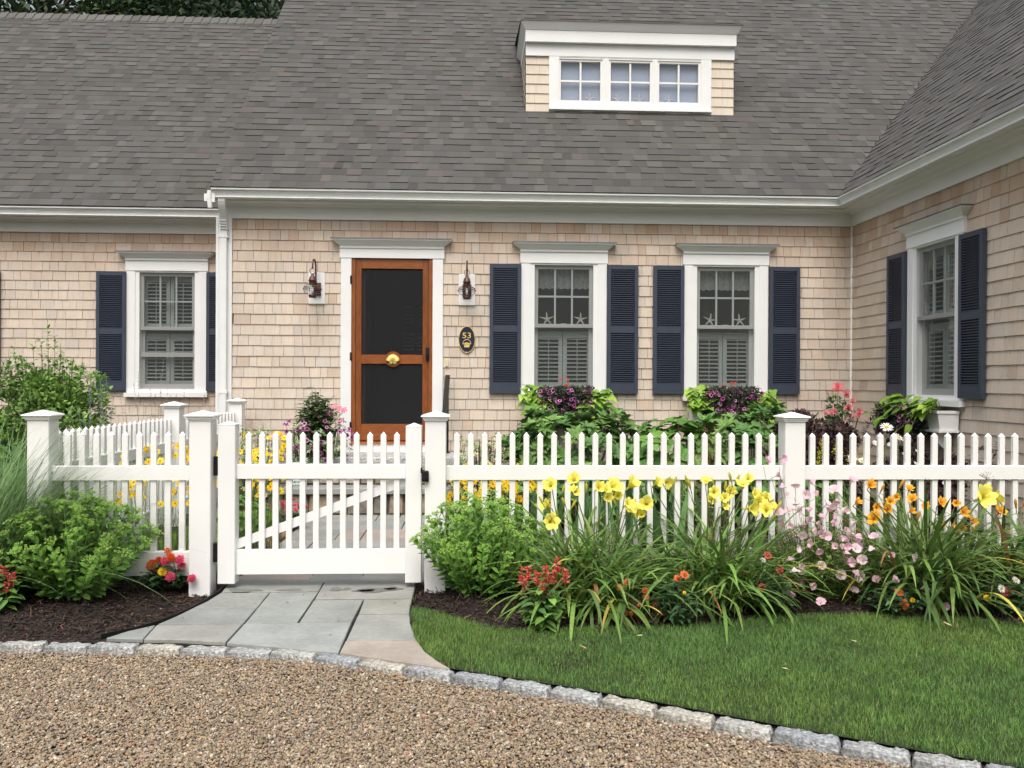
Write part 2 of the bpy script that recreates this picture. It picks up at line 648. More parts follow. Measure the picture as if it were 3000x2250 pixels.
def window(kind, x, valance=False, full=False, rail=None, mirror=1):
    M = wall_frame(kind, x)
    m = MB()
    co, ci = .487, .385
    for sx in (-1, 1):
        a, b = sorted((sx*co, sx*ci))
        m.box(a, -.030, OB-.045, b, 0, OT+.02)
        a, b = sorted((sx*ci, sx*OW))
        m.box(a, -.021, OB-.045, b, .115, OT+.0)
    m.box(-co-.012, -.036, OT+.02, co+.012, 0, OT+.145)
    m.box(-ci, -.021, OT, ci, .115, OT+.02)
    m.box(-ci, -.020, OB-.045, ci, .115, OB)
    m.box(-co-.015, -.075, OB-.098, co+.015, .02, OB-.047)
    crown(m, co, OT+.145)
    # dim room behind
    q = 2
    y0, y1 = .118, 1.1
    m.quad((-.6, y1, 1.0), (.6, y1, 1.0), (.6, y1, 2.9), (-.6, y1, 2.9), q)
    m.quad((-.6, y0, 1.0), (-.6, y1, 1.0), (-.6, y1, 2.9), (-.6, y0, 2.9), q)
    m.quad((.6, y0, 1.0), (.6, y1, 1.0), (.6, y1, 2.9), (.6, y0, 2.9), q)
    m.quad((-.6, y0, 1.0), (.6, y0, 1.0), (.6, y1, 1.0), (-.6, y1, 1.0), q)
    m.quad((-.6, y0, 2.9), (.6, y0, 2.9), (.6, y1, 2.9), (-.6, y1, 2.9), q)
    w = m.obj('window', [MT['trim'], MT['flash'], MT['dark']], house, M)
    ZM = 1.985
    # sashes
    s = MB()
    for (za, zb, y, br) in ((ZM-.02, OT, .030, .04), (OB, ZM+.02, .062, .062)):
        s.box(-OW, y-.016, za, -OW+.043, y+.016, zb)
        s.box(OW-.043, y-.016, za, OW, y+.016, zb)
        s.box(-OW+.043, y-.016, zb-.042, OW-.043, y+.016, zb)
        s.box(-OW+.043, y-.016, za, OW-.043, y+.016, za+br)
    s.box(-OW+.002, -.006, ZM-.022, OW-.002, .013, ZM+.014)           # meeting rail front
    s.box(-.03, -.001, ZM+.014, .03, .013, ZM+.024)                 # sash lock
    if rail:
        s.box(-OW+.002, .012, rail-.033, OW-.002, .045, rail+.022)
    s.obj('sash', MT['sash'], w, M)
    s = MB()
    u = (OW-.043)
    za, zb = ZM+.02, OT-.042
    for k in (-1, 1):
        s.box(k*u/3-.010, .022, za, k*u/3+.010, .044, zb)
    zz = (za+zb)/2
    for (a, b) in ((-u, -u/3-.010), (-u/3+.010, u/3-.010), (u/3+.010, u)):
        s.box(a, .0225, zz-.010, b, .0435, zz+.010)
    s.obj('muntin', MT['muntin'], w, M)
    s = MB()
    for (a, b, y) in ((ZM+.02, OT-.042, .033), (OB+.062, ZM-.022, .066)):
        s.quad((-u, y, a), (u, y, a), (u, y, b), (-u, y, b))
    s.obj('pane', MT['glass'], w, M)
    s = MB()
    s.quad((-OW, -.012, OB), (OW, -.012, OB), (OW, -.012, OT), (-OW, -.012, OT))
    s.obj('screen', MT['wscreen'], w, M)
    # indoor louvred shutters
    s = MB()
    zs = [(OB+.02, ZM-.06)] + ([(ZM-.02, OT-.03)] if full else [])
    for (a, b) in zs:
        for (p, q) in ((-OW+.01, -.004), (.004, OW-.01)):
            y = .105
            s.box(p, y-.014, a, p+.045, y+.014, b)
            s.box(q-.045, y-.014, a, q, y+.014, b)
            s.box(p+.045, y-.014, a, q-.045, y+.014, a+.085)
            s.box(p+.045, y-.014, b-.075, q-.045, y+.014, b)
            z = a+.12
            while z < b-.085:
                s.add([(p+.045, y-.03, z-.004), (q-.045, y-.03, z-.004), (q-.045, y+.03, z+.010), (p+.045, y+.03, z+.010),
                       (p+.045, y-.03, z+.003), (q-.045, y-.03, z+.003), (q-.045, y+.03, z+.017), (p+.045, y+.03, z+.017)],
                      A([[0, 3, 2, 1], [4, 5, 6, 7], [0, 1, 5, 4], [2, 3, 7, 6]]))
                z += .046
            s.box((p+q)/2-.004, y-.036, a+.10, (p+q)/2+.004, y-.031, b-.09)
    s.obj('indoor_shutter', MT['inshut'], w, M)
    if valance:
        s = MB()
        n = 60
        xs = np.linspace(-OW+.03, OW-.03, n)
        rs = np.random.RandomState(int(abs(x)*100))
        yy = .095+.010*np.sin(xs*75+rs.uniform(0, 6))+.006*np.sin(xs*160)
        bot = 2.415+.006*np.sin(xs*90)
        for i in range(n-1):
            s.quad((xs[i], yy[i], bot[i]), (xs[i+1], yy[i+1], bot[i+1]), (xs[i+1], .09, OT-.02), (xs[i], .09, OT-.02))
        s.obj('valance', MT['cloth'], w, M, smooth=True)
    return w


def shutter(kind, x):
    """louvred outdoor shutter centred at x"""
    m = MB()
    hw, zb, zt, zm = .1775, 1.215, 2.672, 1.94
    m.bbox(-hw, -.062, zb, -hw+.042, -.018, zt, .003)
    m.bbox(hw-.042, -.062, zb, hw, -.018, zt, .003)
    for (a, b) in ((zb, zb+.115), (zm-.036, zm+.036), (zt-.048, zt)):
        m.box(-hw+.042, -.058, a, hw-.042, -.022, b-.0005)
    m.quad((-hw+.04, -.020, zb), (hw-.04, -.020, zb), (hw-.04, -.020, zt-.001), (-hw+.04, -.020, zt-.001))
    for (a, b) in ((zb+.115, zm-.036), (zm+.036, zt-.048)):
        n = int(round((b-a)/.0243))
        st = (b-a)/n
        for i in range(n):
            z = a+(i+.5)*st
            m.add([(-hw+.042, -.056, z-.010), (hw-.042, -.056, z-.010), (hw-.042, -.026, z-.002), (-hw+.042, -.026, z-.002),
                   (-hw+.042, -.056, z-.0015), (hw-.042, -.056, z-.0015), (hw-.042, -.026, z+.0065), (-hw+.042, -.026, z+.0065)],
                  A([[0, 3, 2, 1], [4, 5, 6, 7], [0, 1, 5, 4]]))
    m.obj('shutter', MT['navy'], house, wall_frame(kind, x))


def hole(x, hw=.40):
    return (x-hw, x+hw, OB-.04, OT+.015)


WIN1, WIN2, WINL, WINW = 1.050, 2.914, -3.750, 7.815
# ---- walls
DX0, DX1, DZ0, DZ1 = -1.345, -.437, .665, 2.722
m = MB()
holes = [hole(WIN1), hole(WIN2), (DX0-.05, DX1+.05, 0., DZ1+.04), (-1.822, -1.642, 2.212, 2.556), (-.141, .039, 2.210, 2.554)]
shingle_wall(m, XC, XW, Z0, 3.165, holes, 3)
backing(m, -2.80, XW+.02, -.05, 3.42, holes[:3])
m.obj('wall', [MT['cedar'], MT['cedarback']], house, Matrix.Translation((0, YW, 0)))
m = MB()
holes = [hole(WINL), hole(-6.59)]
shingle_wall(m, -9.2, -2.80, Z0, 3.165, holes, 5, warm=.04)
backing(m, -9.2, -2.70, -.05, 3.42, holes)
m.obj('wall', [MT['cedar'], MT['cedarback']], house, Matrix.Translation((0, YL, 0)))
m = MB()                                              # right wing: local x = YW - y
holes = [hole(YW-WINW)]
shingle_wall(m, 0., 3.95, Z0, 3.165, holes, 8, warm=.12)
backing(m, -.02, 3.95, -.05, 3.42, holes)
MWG = Matrix.Translation((XW, YW, 0)) @ ROTW
m.obj('wall', [MT['cedar'], MT['cedarback']], house, MWG)
m = MB()                                              # main left return and wing end gable
m.add([(-2.80, 9.62, 3.4), (-2.80, 18.6, 3.4), (-2.80, 14.0, 8.0), (-2.80, YL, -.05), (-2.80, 9.62, -.05)], [[0, 1, 2], [4, 3, 1, 0]], 0, (.55, .44, .34))
m.obj('wall', [MT['cedar']], house)
m = MB()
m.add([(XW, 5.65, -.05), (12.9, 5.65, -.05), (12.9, 5.65, 3.4), (8.66, 5.65, 7.7), (XW, 5.65, 3.4)], [[0, 1, 2, 3, 4]], 1, (.55, .44, .34))
ge = MB()
shingle_wall(ge, XW+.002, 8.8, Z0, 3.3, [], 9, warm=.03)
for k in range(34):
    zz = 3.3+k*CO
    if XW+(zz-3.3) < 8.6: shingle_wall(ge, XW+(zz-3.3)+.06, 8.8, zz, min(zz+CO, 7.6), [], 60+k)
for q in range(len(ge.V)): m.add(ge.V[q]+A([0, 5.648, 0]), A([[0, 1, 2, 3], [4, 5, 1, 0], [4, 0, 3, 7], [1, 5, 6, 2]]), 0, ge.C[q])
m.obj('wall', [MT['cedar'], MT['cedarback']], house)
m = MB()
m.add([(x, y, z) for y in (5.60, 5.645) for x, z in ((XW-.31, 3.25), (XW-.31, 3.42), (8.62, 7.90), (8.62, 7.70))], A([[0, 1, 2, 3], [4, 7, 6, 5], [0, 4, 5, 1], [1, 5, 6, 2], [3, 2, 6, 7], [0, 3, 7, 4]]))
m.obj('rake_board', MT['trim'], house)

# ---- windows and outdoor shutters
w1 = window('main', WIN1, valance=True)
w2 = window('main', WIN2, valance=True)
wl_ = window('left', WINL, full=True, rail=1.665)
window('left', -6.59, full=True)
ww = window('wing', WINW, full=True)
for k, xs in (('main', (.384, 1.7175, 2.247, 3.5905)), ('left', (-4.4145, -3.0865, -5.925)), ('wing', (8.49, 7.183))):
    for x in xs: shutter(k, x)

# ---- corner board, frieze, soffit, gutters
m = MB()
m.bbox(-2.815, YW-.027, 0, XC-.001, YW-.001, 3.16, .003)
m.box(-2.842, YW-.027, 0, -2.8155, YW+.12, 3.16)
m.obj('corner_board', MT['trim'], house)
m = MB()
m.bbox(XW-.022, YW-.024, Z0, XW+.001, YW-.0005, 3.15, .003)
m.obj('corner_bead', MT['cedar'], house)
m = MB()
FY, FX = YW-.19, XW-.19                              # fascia lines
m.box(-2.815, YW-.028, 3.152, XW, YW-.002, 3.31)     # frieze boards
m.box(XW-.028, 5.60, 3.152, XW-.002, YW-.03, 3.31)
m.sweep([(-.19, 3.310), (.0, 3.310), (.0, 3.325), (-.19, 3.325)], [(-2.83, FY), (FX, FY), (FX, 5.6)], -1)     # soffit
m.sweep([(-.165, 3.285), (-.145, 3.285), (-.12, 3.309), (-.165, 3.309)], [(-2.83, FY), (FX, FY), (FX, 5.6)], -1)  # bed moulding
m.sweep([(-.02, 3.325), (.0, 3.325), (.0, 3.43), (-.02, 3.43)], [(-2.83, FY), (FX, FY), (FX, 5.6)], -1)      # fascia
m.obj('frieze', MT['trim'], house)
m = MB()
LF = YL-.19
m.box(-9.3, YL-.028, 3.152, -2.806, YL-.002, 3.30)
m.sweep([(-.19, 3.300), (.0, 3.300), (.0, 3.315), (-.19, 3.315)], [(-9.4, LF), (-2.803, LF)], -1)
m.sweep([(-.165, 3.275), (-.145, 3.275), (-.12, 3.299), (-.165, 3.299)], [(-9.4, LF), (-2.803, LF)], -1)
m.sweep([(-.02, 3.315), (.0, 3.315), (.0, 3.415), (-.02, 3.415)], [(-9.4, LF), (-2.803, LF)], -1)
m.obj('frieze', MT['trim'], house)


def gutter_prof(z):
    return [(0.002, z), (.066, z), (.090, z+.001), (.094, z+.006), (.093, z+.013), (.072, z+.020), (.073, z+.034), (.086, z+.054), (.102, z+.070), (.106, z+.080), (.122, z+.082),
            (.125, z+.097), (.108, z+.099), (.098, z+.074), (.002, z+.07)]


m = MB()
m.sweep(gutter_prof(3.327), [(-2.815, FY), (FX, FY), (FX, 5.6)], -1)
for (a, b) in ((0, .122),):
    m.add([(-2.8165, FY-o, z) for o, z in gutter_prof(3.327)], [list(range(15))])
m.obj('gutter', MT['gutter'], house, smooth=False)
m = MB()
m.sweep(gutter_prof(3.311), [(-9.4, LF), (-2.85, LF)], -1)
m.obj('gutter', MT['gutter'], house)
# downspout with its curved elbow, and the short end spout on the gutter
m = MB()
t = np.linspace(0, 1, 9)
ex = np.interp(t, [0, 1], [-2.715, -2.742])
ey = 9.355+(9.545-9.355)*(3*t**2-2*t**3)
ez = 3.335-.33*t
pts = list(zip(ex, ey, ez))+[(-2.748, 9.548, 2.93)]
pr = [(-.037, -.026), (.037, -.026), (.037, .026), (-.037, .026)]
V = []
for (x, y, z) in pts:
    V += [(x+a, y+b, z) for a, b in pr]
Fc = [[i*4+j, i*4+(j+1) % 4, i*4+4+(j+1) % 4, i*4+4+j] for i in range(len(pts)-1) for j in range(4)]
m.add(V, Fc)
m.bbox(-2.787, 9.522, 0.02, -2.712, 9.572, 2.955, .006)
for z in (2.93, 1.2):
    m.box(-2.80, 9.518, z, -2.70, 9.5725, z+.03)
for k in range(4):
    z = 3.02+.028*k
    m.box(-2.785, 9.50-.012*k, z, -2.70, 9.575-.012*k, z+.006)
m.obj('downspout', MT['gutter'], house)
m = MB()
m.tube([(-2.836, 9.33, 3.40), (-2.842, 9.33, 3.33), (-2.834, 9.33, 3.215)], [.028, .028, .024], 10)
m.box(-2.90, 9.335, 3.29, -2.858, 9.36, 3.37)
m.obj('end_spout', MT['gutter'], house)

# ---- roofs
ROOFC = A([(.104, .102, .095), (.110, .109, .102), (.097, .095, .089), (.114, .113, .105), (.101, .096, .090), (.107, .105, .096), (.100, .100, .097)])


def roof_plane(m, O, U, Vd, vlen, umin, umax, seed, tw=(.08, .20)):
    rs = np.random.RandomState(seed)
    O, U, Vd = A(O, dtype=float), A(U, dtype=float), A(Vd, dtype=float)
    N = np.cross(U, Vd)
    N /= np.linalg.norm(N)
    if N[2] < 0: N = -N
    e = .139
    k = 0
    v = 0.
    while v < vlen:
        v1 = min(v+e, vlen)
        lo, hi = min(umin(v), umin(v1)), max(umax(v), umax(v1))
        u = lo-rs.uniform(0, .3)
        wob = rs.uniform(0, 6)
        sl = 0.
        while u < hi:
            w = rs.uniform(*tw)
            thick = rs.rand() < .5
            c = ROOFC[rs.randint(len(ROOFC))]*A([.80, .797, .81])*(1+rs.normal(0, .08))
            if not thick: c = c*.91
            if rs.rand() < .02: c = A([.092, .080, .076])*(1+rs.normal(0, .08))
            a, b = u, u+w
            u += w
            s0, sl = sl, rs.uniform(-.012, .012)
            a0, b0 = max(a, umin(v)), min(b, umax(v))
            a1, b1 = max(a+s0, umin(v1)), min(b+sl, umax(v1))
            if b0-a0 < .004 and b1-a1 < .004: continue
            if b0 < a0: a0 = b0 = (a0+b0)/2
            if b1 < a1: a1 = b1 = (a1+b1)/2
            h0 = (.0115 if thick else .0050)
            dv = rs.uniform(-.002, .002)+.0022*math.sin(u*1.7+wob)
            P = lambda uu, vv, hh: O+U*uu+Vd*vv+N*hh
            vb = v+dv+(0 if thick else .004)
            m.add([P(a0, vb, h0), P(b0, vb, h0), P(b1, v1+.006, .0028), P(a1, v1+.006, .0028), P(a0, vb, -.006), P(b0, vb, -.006), P(a1, v1, -.006), P(b1, v1, -.006)],
                  A([[0, 1, 2, 3], [4, 5, 1, 0], [4, 0, 3, 6], [1, 5, 7, 2]]), 0, c)
        v += e
        k += 1


q2 = math.sqrt(.5)
RX, RY, RZ = -2.832, 9.318, 3.437                  # main eave start
VX = FX-.10                                        # plan x of the valley foot
MT_, WT_, LT_ = 4.75, 4.50, 3.92
m = MB()
roof_plane(m, (RX, RY, RZ), (1, 0, 0), (0, q2, q2), MT_/q2, lambda v: 0., lambda v: min(VX-RX+v*q2, VX-RX+WT_+(99 if v*q2 > WT_ else 0)) if v*q2 <= WT_ else 15., 21)
m.quad((RX, RY, RZ-.03), (VX+.02, RY, RZ-.03), (VX+MT_, RY+MT_, RZ+MT_-.03), (RX, RY+MT_, RZ+MT_-.03), 1)
m.quad((RX, RY+MT_, RZ+MT_), (15, RY+MT_, RZ+MT_), (15, RY+2*MT_, RZ), (RX, RY+2*MT_, RZ), 1)
rf = m.obj('roof', [MT['roof'], MT['flash']], house)
m = MB()
roof_plane(m, (VX, 5.35, RZ), (0, 1, 0), (q2, 0, q2), WT_/q2, lambda v: 0., lambda v: RY-5.35+v*q2, 22)
m.quad((VX, 5.35, RZ-.03), (VX, RY, RZ-.03), (VX+WT_, RY+WT_, RZ+WT_-.03), (VX+WT_, 5.35, RZ+WT_-.03), 1)
m.quad((VX+WT_, 5.35, RZ+WT_), (VX+WT_, RY+WT_, RZ+WT_), (VX+2*WT_, RY+WT_, RZ), (VX+2*WT_, 5.35, RZ), 1)
m.obj('roof', [MT['roof'], MT['flash']], house)
m = MB()
LY, LZ = YL-.282, 3.425
roof_plane(m, (-9.6, LY, LZ), (1, 0, 0), (0, q2, q2), LT_/q2, lambda v: 0., lambda v: 9.6-2.80, 23)
m.quad((-9.6, LY, LZ-.03), (-2.7, LY, LZ-.03), (-2.7, LY+LT_, LZ+LT_-.03), (-9.6, LY+LT_, LZ+LT_-.03), 1)
m.quad((-9.6, LY+LT_, LZ+LT_), (-2.7, LY+LT_, LZ+LT_), (-2.7, LY+2*LT_, LZ), (-9.6, LY+2*LT_, LZ), 1)
rl = m.obj('roof', [MT['roof'], MT['flash']], house)
# ridge caps on the left roof and main roof
for (x0, x1, yy, zz, par) in ((-9.6, -2.83, LY+LT_, LZ+LT_, rl), (RX, 9, RY+MT_, RZ+MT_, rf)):
    m = MB()
    rs = np.random.RandomState(4)
    x = x0
    while x < x1:
        c = ROOFC[rs.randint(len(ROOFC))]*(1.05+rs.normal(0, .08))
        d = .15
        xe = min(x+.168, x1)
        a = .022
        m.add([(x, yy-d, zz-d+.012), (xe, yy-d, zz-d+.012+a), (xe, yy-.02, zz+.006+a), (x, yy-.02, zz+.006), (xe, yy+.02, zz+.006+a), (x, yy+.02, zz+.006),
               (xe, yy+d, zz-d+.012+a), (x, yy+d, zz-d+.012), (xe, yy-d, zz-d-.01), (x, yy-d, zz-d-.01), (xe, yy+d, zz-d-.01)],
              [[0, 1, 2, 3], [3, 2, 4, 5], [5, 4, 6, 7], [9, 8, 1, 0], [1, 8, 10, 6, 4, 2]], 0, c)
        x += .142
    m.obj('ridge_cap', MT['roof'], par)
# rake board on the main gable edge
m = MB()
m.add([(RX+.02, RY, RZ-.16), (RX+.02, RY+MT_, RZ+MT_-.16), (RX+.02, RY+MT_, RZ+MT_-.012), (RX+.02, RY, RZ-.012),
       (RX+.05, RY, RZ-.16), (RX+.05, RY+MT_, RZ+MT_-.16), (RX+.05, RY+MT_, RZ+MT_-.012), (RX+.05, RY, RZ-.012)],
      A([[0, 1, 2, 3], [4, 5, 6, 7], [0, 1, 5, 4], [3, 2, 6, 7], [0, 3, 7, 4]]))
m.obj('rake_board', MT['trim'], house)

# ---- dormer
YD = 10.63
DC = 1.993                                           # centre x
MD = Matrix.Translation((DC, YD, 0))
m = MB()
zb = 4.715
dh = 1.322                                           # half width
rs = np.random.RandomState(31)
cheeks = []
for sx in (-1, 1):
    m = MB()
    for i in range(6):
        z = zb+.012+i*.121
        zt = min(z+.121, 5.437)
        u0, u1 = (-dh, -1.028) if sx < 0 else (1.028, dh)
        cut = rs.uniform(.35, .65)
        for (a, b) in ((u0, u0+(u1-u0)*cut-.001), (u0+(u1-u0)*cut+.001, u1)):
            c = cedar_tone(rs, 1.5, .0, .55)
            m.add([(a, -.015, z), (b, -.015, z), (b, -.004, zt), (a, -.004, zt), (a, 0, z), (b, 0, z), (a, 0, zt), (b, 0, zt)],
                  A([[0, 1, 2, 3], [4, 5, 1, 0], [4, 0, 3, 6], [1, 5, 7, 2]]), 0, c)
    # cheek shingles running back to the roof
    for i in range(8):
        z = zb+.012+i*.121
        zt = min(z+.121, 5.62)
        d0, d1 = max(z-zb, .0)+.02, max(zt-zb, .0)+.02
        yy = 0.
        while yy < d1:
            w = rs.uniform(.09, .2)
            a, b = yy, min(yy+w, d1)
            c = cedar_tone(rs, 1.5, .02, .35)
            x0, x1 = sx*(dh+.012), sx*(dh+.003)
            m.add([(x0, a+.001, z), (x0, b-.001, z), (x1, b-.001, zt), (x1, a+.001, zt), (sx*dh, a+.001, z), (sx*dh, b-.001, z)],
                  A([[0, 1, 2, 3], [4, 5, 1, 0]]), 0, c)
            yy += w
    m.quad((sx*dh, .001, zb-.2), (sx*dh, 1.4, zb-.2), (sx*dh, 1.4, 5.75), (sx*dh, .001, 5.75), 1)
    m.quad((sx*dh, .0015, zb-.2), (sx*1.0, .0015, zb-.2), (sx*1.0, .0015, 5.6), (sx*dh, .0015, 5.6), 1)
    cheeks.append(m)
m = MB()
for sx in (-1, 1):
    a, b = sorted((sx*1.0315, sx*.905))
    m.box(a, -.030, 4.785, b, .01, 5.436)
m.box(-dh-.004, -.032, 5.436, dh+.004, .01, 5.590)                        # frieze
m.box(-dh-.012, -.085, 5.592, dh+.012, 1.1, 5.735)                        # fascia with return
m.frus((-dh-.018, -.091, dh+.018, 1.1, 5.735), (-dh-.070, -.150, dh+.070, 1.1, 5.822), 0)
m.box(-1.0325, -.055, 4.762, 1.0325, .01, 4.785)                          # sill
m.box(-.905, -.0295, 4.785, .905, .01, 4.845)
m.box(-1.03, -.012, zb-.02, 1.03, .005, 4.762)
m.box(-.905, -.028, 5.425, .905, .01, 5.436)
m.box(-.3362, -.027, 4.846, -.2938, .01, 5.4245)
m.box(.2958, -.027, 4.846, .3242, .01, 5.4245)
dm = m.obj('dormer', MT['trim'], house, MD)
for c_ in cheeks:
    c_.obj('dormer_wall', [MT['cedar'], MT['cedarback']], dm, MD)
m = MB()
m.frus((-dh-.076, -.158, dh+.076, 1.05, 5.823), (-dh-.076, -.154, dh+.076, 1.05, 5.838), 0, (.10, .095, .09))
m.add([(-dh-.074, -.154, 5.8395), (dh+.074, -.154, 5.8395), (dh+.074, 1.5, 6.15), (-dh-.074, 1.5, 6.15)], [[0, 1, 2, 3]], 0, (.10, .095, .09))
m.obj('dormer_roof', MT['roof'], dm, MD)
sky_refl = mat('painted_sky_reflection', (.25, .30, .40), .9)  # painted sky reflection: blue-grey sheet added behind the dormer panes
for i, cx in enumerate((1.362, 1.994, 2.612)):
    ca = cx-DC
    m = MB()
    hw, z0, z1 = .2945, 4.846, 5.424
    for (a, b, y) in ((hw, .018, -.024), (hw-.018, .026, -.012)):
        for sx in (-1, 1):
            p, q = sorted((sx*a, sx*(a-b)))
            m.box(ca+p, y, z0+(hw-a), ca+q, .03, z1-(hw-a))
        m.box(ca-a+b, y, z1-(hw-a)-b, ca+a-b, .03, z1-(hw-a))
        m.box(ca-a+b, y, z0+(hw-a), ca+a-b, .03, z0+(hw-a)+b)
    g = hw-.044
    zc = (z0+z1)/2
    m.box(ca-.011, -.002, z0+.044, ca+.011, .018, z1-.044)
    m.box(ca-g, -.0015, zc-.011, ca-.011, .0175, zc+.011)
    m.box(ca+.011, -.0015, zc-.011, ca+g, .0175, zc+.011)
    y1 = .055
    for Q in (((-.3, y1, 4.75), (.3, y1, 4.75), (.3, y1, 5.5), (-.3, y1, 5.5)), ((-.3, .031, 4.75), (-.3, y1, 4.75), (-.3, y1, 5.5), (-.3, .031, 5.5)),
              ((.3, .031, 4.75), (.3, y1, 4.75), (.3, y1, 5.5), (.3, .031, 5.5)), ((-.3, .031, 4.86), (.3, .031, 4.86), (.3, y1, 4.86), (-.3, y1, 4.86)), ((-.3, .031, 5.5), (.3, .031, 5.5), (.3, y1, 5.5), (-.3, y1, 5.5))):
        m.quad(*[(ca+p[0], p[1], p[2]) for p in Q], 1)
    m.obj('dormer_window', [MT['white'], sky_refl], dm, MD)
    m = MB()
    m.quad((ca-g, .012, z0+.04), (ca+g, .012, z0+.04), (ca+g, .012, z1-.04), (ca-g, .012, z1-.04))
    m.obj('pane', MT['dglass'], dm, MD)

# ---- front door and its surround
m = MB()
dc = (DX0+DX1)/2
hw = (DX1-DX0)/2
MDR = Matrix.Translation((dc, YW, 0))
for sx in (-1, 1):
    a, b = sorted((sx*hw, sx*(hw+.118)))
    m.bbox(a, -.032, .55, b, 0, DZ1+.0, .003)
    a, b = sorted((sx*hw, sx*(hw-.004)))
m.box(-hw-.130, -.038, DZ1+.004, hw+.130, 0, DZ1+.112)
crown(m, hw+.118, DZ1+.112)
m.box(-hw-.118, -.030, .545, hw+.118, .01, .640)
m.obj('door_surround', [MT['trim'], MT['flash']], house, MDR)
m = MB()
MH = A([.26, .080, .022])
st = .112
for sx in (-1, 1):                                   # stiles with a fluted inner edge
    a, b = sorted((sx*hw*.998, sx*(hw-.045)))
    m.box(a, -.020, DZ0, b, .03, DZ1-.002, 0, MH*.95)
    a, b = sorted((sx*(hw-.047), sx*(hw-st)))
    m.bbox(a, -.012, DZ0+.012, b, .03, DZ1-.006, .004, 0, MH*.8)
m.box(-hw+st, -.010, 2.612, hw-st, .03, DZ1-.006, 1, MH)
m.box(-hw+st, -.011, 1.541, hw-st, .03, 1.642, 1, MH)
m.box(-hw+st, -.0105, DZ0+.012, hw-st, .03, .862, 1, MH)
a = np.arange(28)*2*math.pi/28
SX, SZ = -.878-dc, 1.592
ring = [(SX+.088*math.cos(t), SZ+.088*math.sin(t)) for t in a]
V = [(x, -.016, z) for x, z in ring]+[(x, .0, z) for x, z in ring]
m.add(V, [list(range(28))]+[[i, (i+1) % 28, 28+(i+1) % 28, 28+i] for i in range(28)], 0, MH*.9)
m.box(-hw, -.045, DZ0-.026, hw, .02, DZ0-.001, 1, MH*1.7)
door = m.obj('screen_door', [MT['mahog'], MT['mahogh']], house, MDR)
# insect screen, inner hall
scr = bpy.data.materials.new('insect_screen')
scr.use_nodes = True
N_, K_ = scr.node_tree.nodes, scr.node_tree.links
N_.clear()
o_ = N_.new('ShaderNodeOutputMaterial')
d_ = N_.new('ShaderNodeBsdfPrincipled')
d_.inputs['Base Color'].default_value = (.016, .017, .021, 1)
d_.inputs['Roughness'].default_value = .6
t_ = N_.new('ShaderNodeBsdfTransparent')
x_ = N_.new('ShaderNodeMixShader')
x_.inputs[0].default_value = .45
K_.new(t_.outputs[0], x_.inputs[1])
K_.new(d_.outputs[0], x_.inputs[2])
K_.new(x_.outputs[0], o_.inputs['Surface'])
m = MB()
m.quad((-hw+st-.005, .004, .86), (hw-st+.005, .004, .86), (hw-st+.005, .004, 2.615), (-hw+st-.005, .004, 2.615))
m.obj('screen', scr, door, MDR)
m = MB()                                             # scallop shell knocker
for i in range(13):
    t0 = rad(-118+236*i/12.)
    P0 = (SX, -.018, SZ-.040)
    rr = .094*(1-.18*abs(i-6)/6)
    P1 = (SX+rr*math.sin(t0*.55)*1.02, -.026, SZ-.040+rr*math.cos(t0*.55))
    m.tube([P0, ((P0[0]+P1[0])/2, -.040, (P0[2]+P1[2])/2), P1], [.006, .0095, .0115], 8)
m.box(SX-.045, -.034, SZ-.056, SX-.006, -.014, SZ-.032)
m.box(SX+.006, -.034, SZ-.056, SX+.045, -.014, SZ-.032)
m.obj('door_knocker', MT['brass'], door, MDR, smooth=True)
m = MB()
hx = hw-.055
m.bbox(hx-.020, -.030, 1.575, hx+.020, -.0205, 1.725, .003)
m.tube([(hx, -.03, 1.70), (hx, -.065, 1.69), (hx, -.075, 1.65), (hx, -.06, 1.60), (hx, -.03, 1.60)], .008, 8)
m.obj('handle', MT['black'], door, MDR)
for z in (2.48, 1.62, .84):
    m = MB()
    m.tube([(-hw-.004, -.030, z-.045), (-hw-.004, -.030, z+.045)], .011, 8)
    m.obj('hinge', MT['black'], door, MDR)
m = MB()                                             # hall behind the screen
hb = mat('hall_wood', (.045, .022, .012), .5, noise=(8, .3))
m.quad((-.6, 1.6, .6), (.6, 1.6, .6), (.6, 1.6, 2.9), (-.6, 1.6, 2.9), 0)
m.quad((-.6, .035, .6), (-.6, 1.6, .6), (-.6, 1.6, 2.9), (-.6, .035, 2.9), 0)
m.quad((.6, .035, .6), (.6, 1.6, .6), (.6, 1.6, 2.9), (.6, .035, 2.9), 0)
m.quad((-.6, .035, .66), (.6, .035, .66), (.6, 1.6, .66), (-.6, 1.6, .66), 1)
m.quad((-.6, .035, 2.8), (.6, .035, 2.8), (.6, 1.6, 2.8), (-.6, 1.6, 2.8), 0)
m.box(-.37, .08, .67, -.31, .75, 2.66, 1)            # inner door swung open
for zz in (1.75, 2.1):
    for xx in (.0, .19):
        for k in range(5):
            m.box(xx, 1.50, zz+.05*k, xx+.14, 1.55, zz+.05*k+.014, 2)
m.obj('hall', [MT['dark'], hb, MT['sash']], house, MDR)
m = MB()
m.bbox(-.290, YW-.030, 1.515, -.260, YW-.012, 1.598, .003)
m.obj('doorbell', mat('pale_brass', (.70, .62, .38), .5), house)
m = MB()                                             # rust mark below the plaque is on the shingles; hose of light boards: mounting boards for the lamps
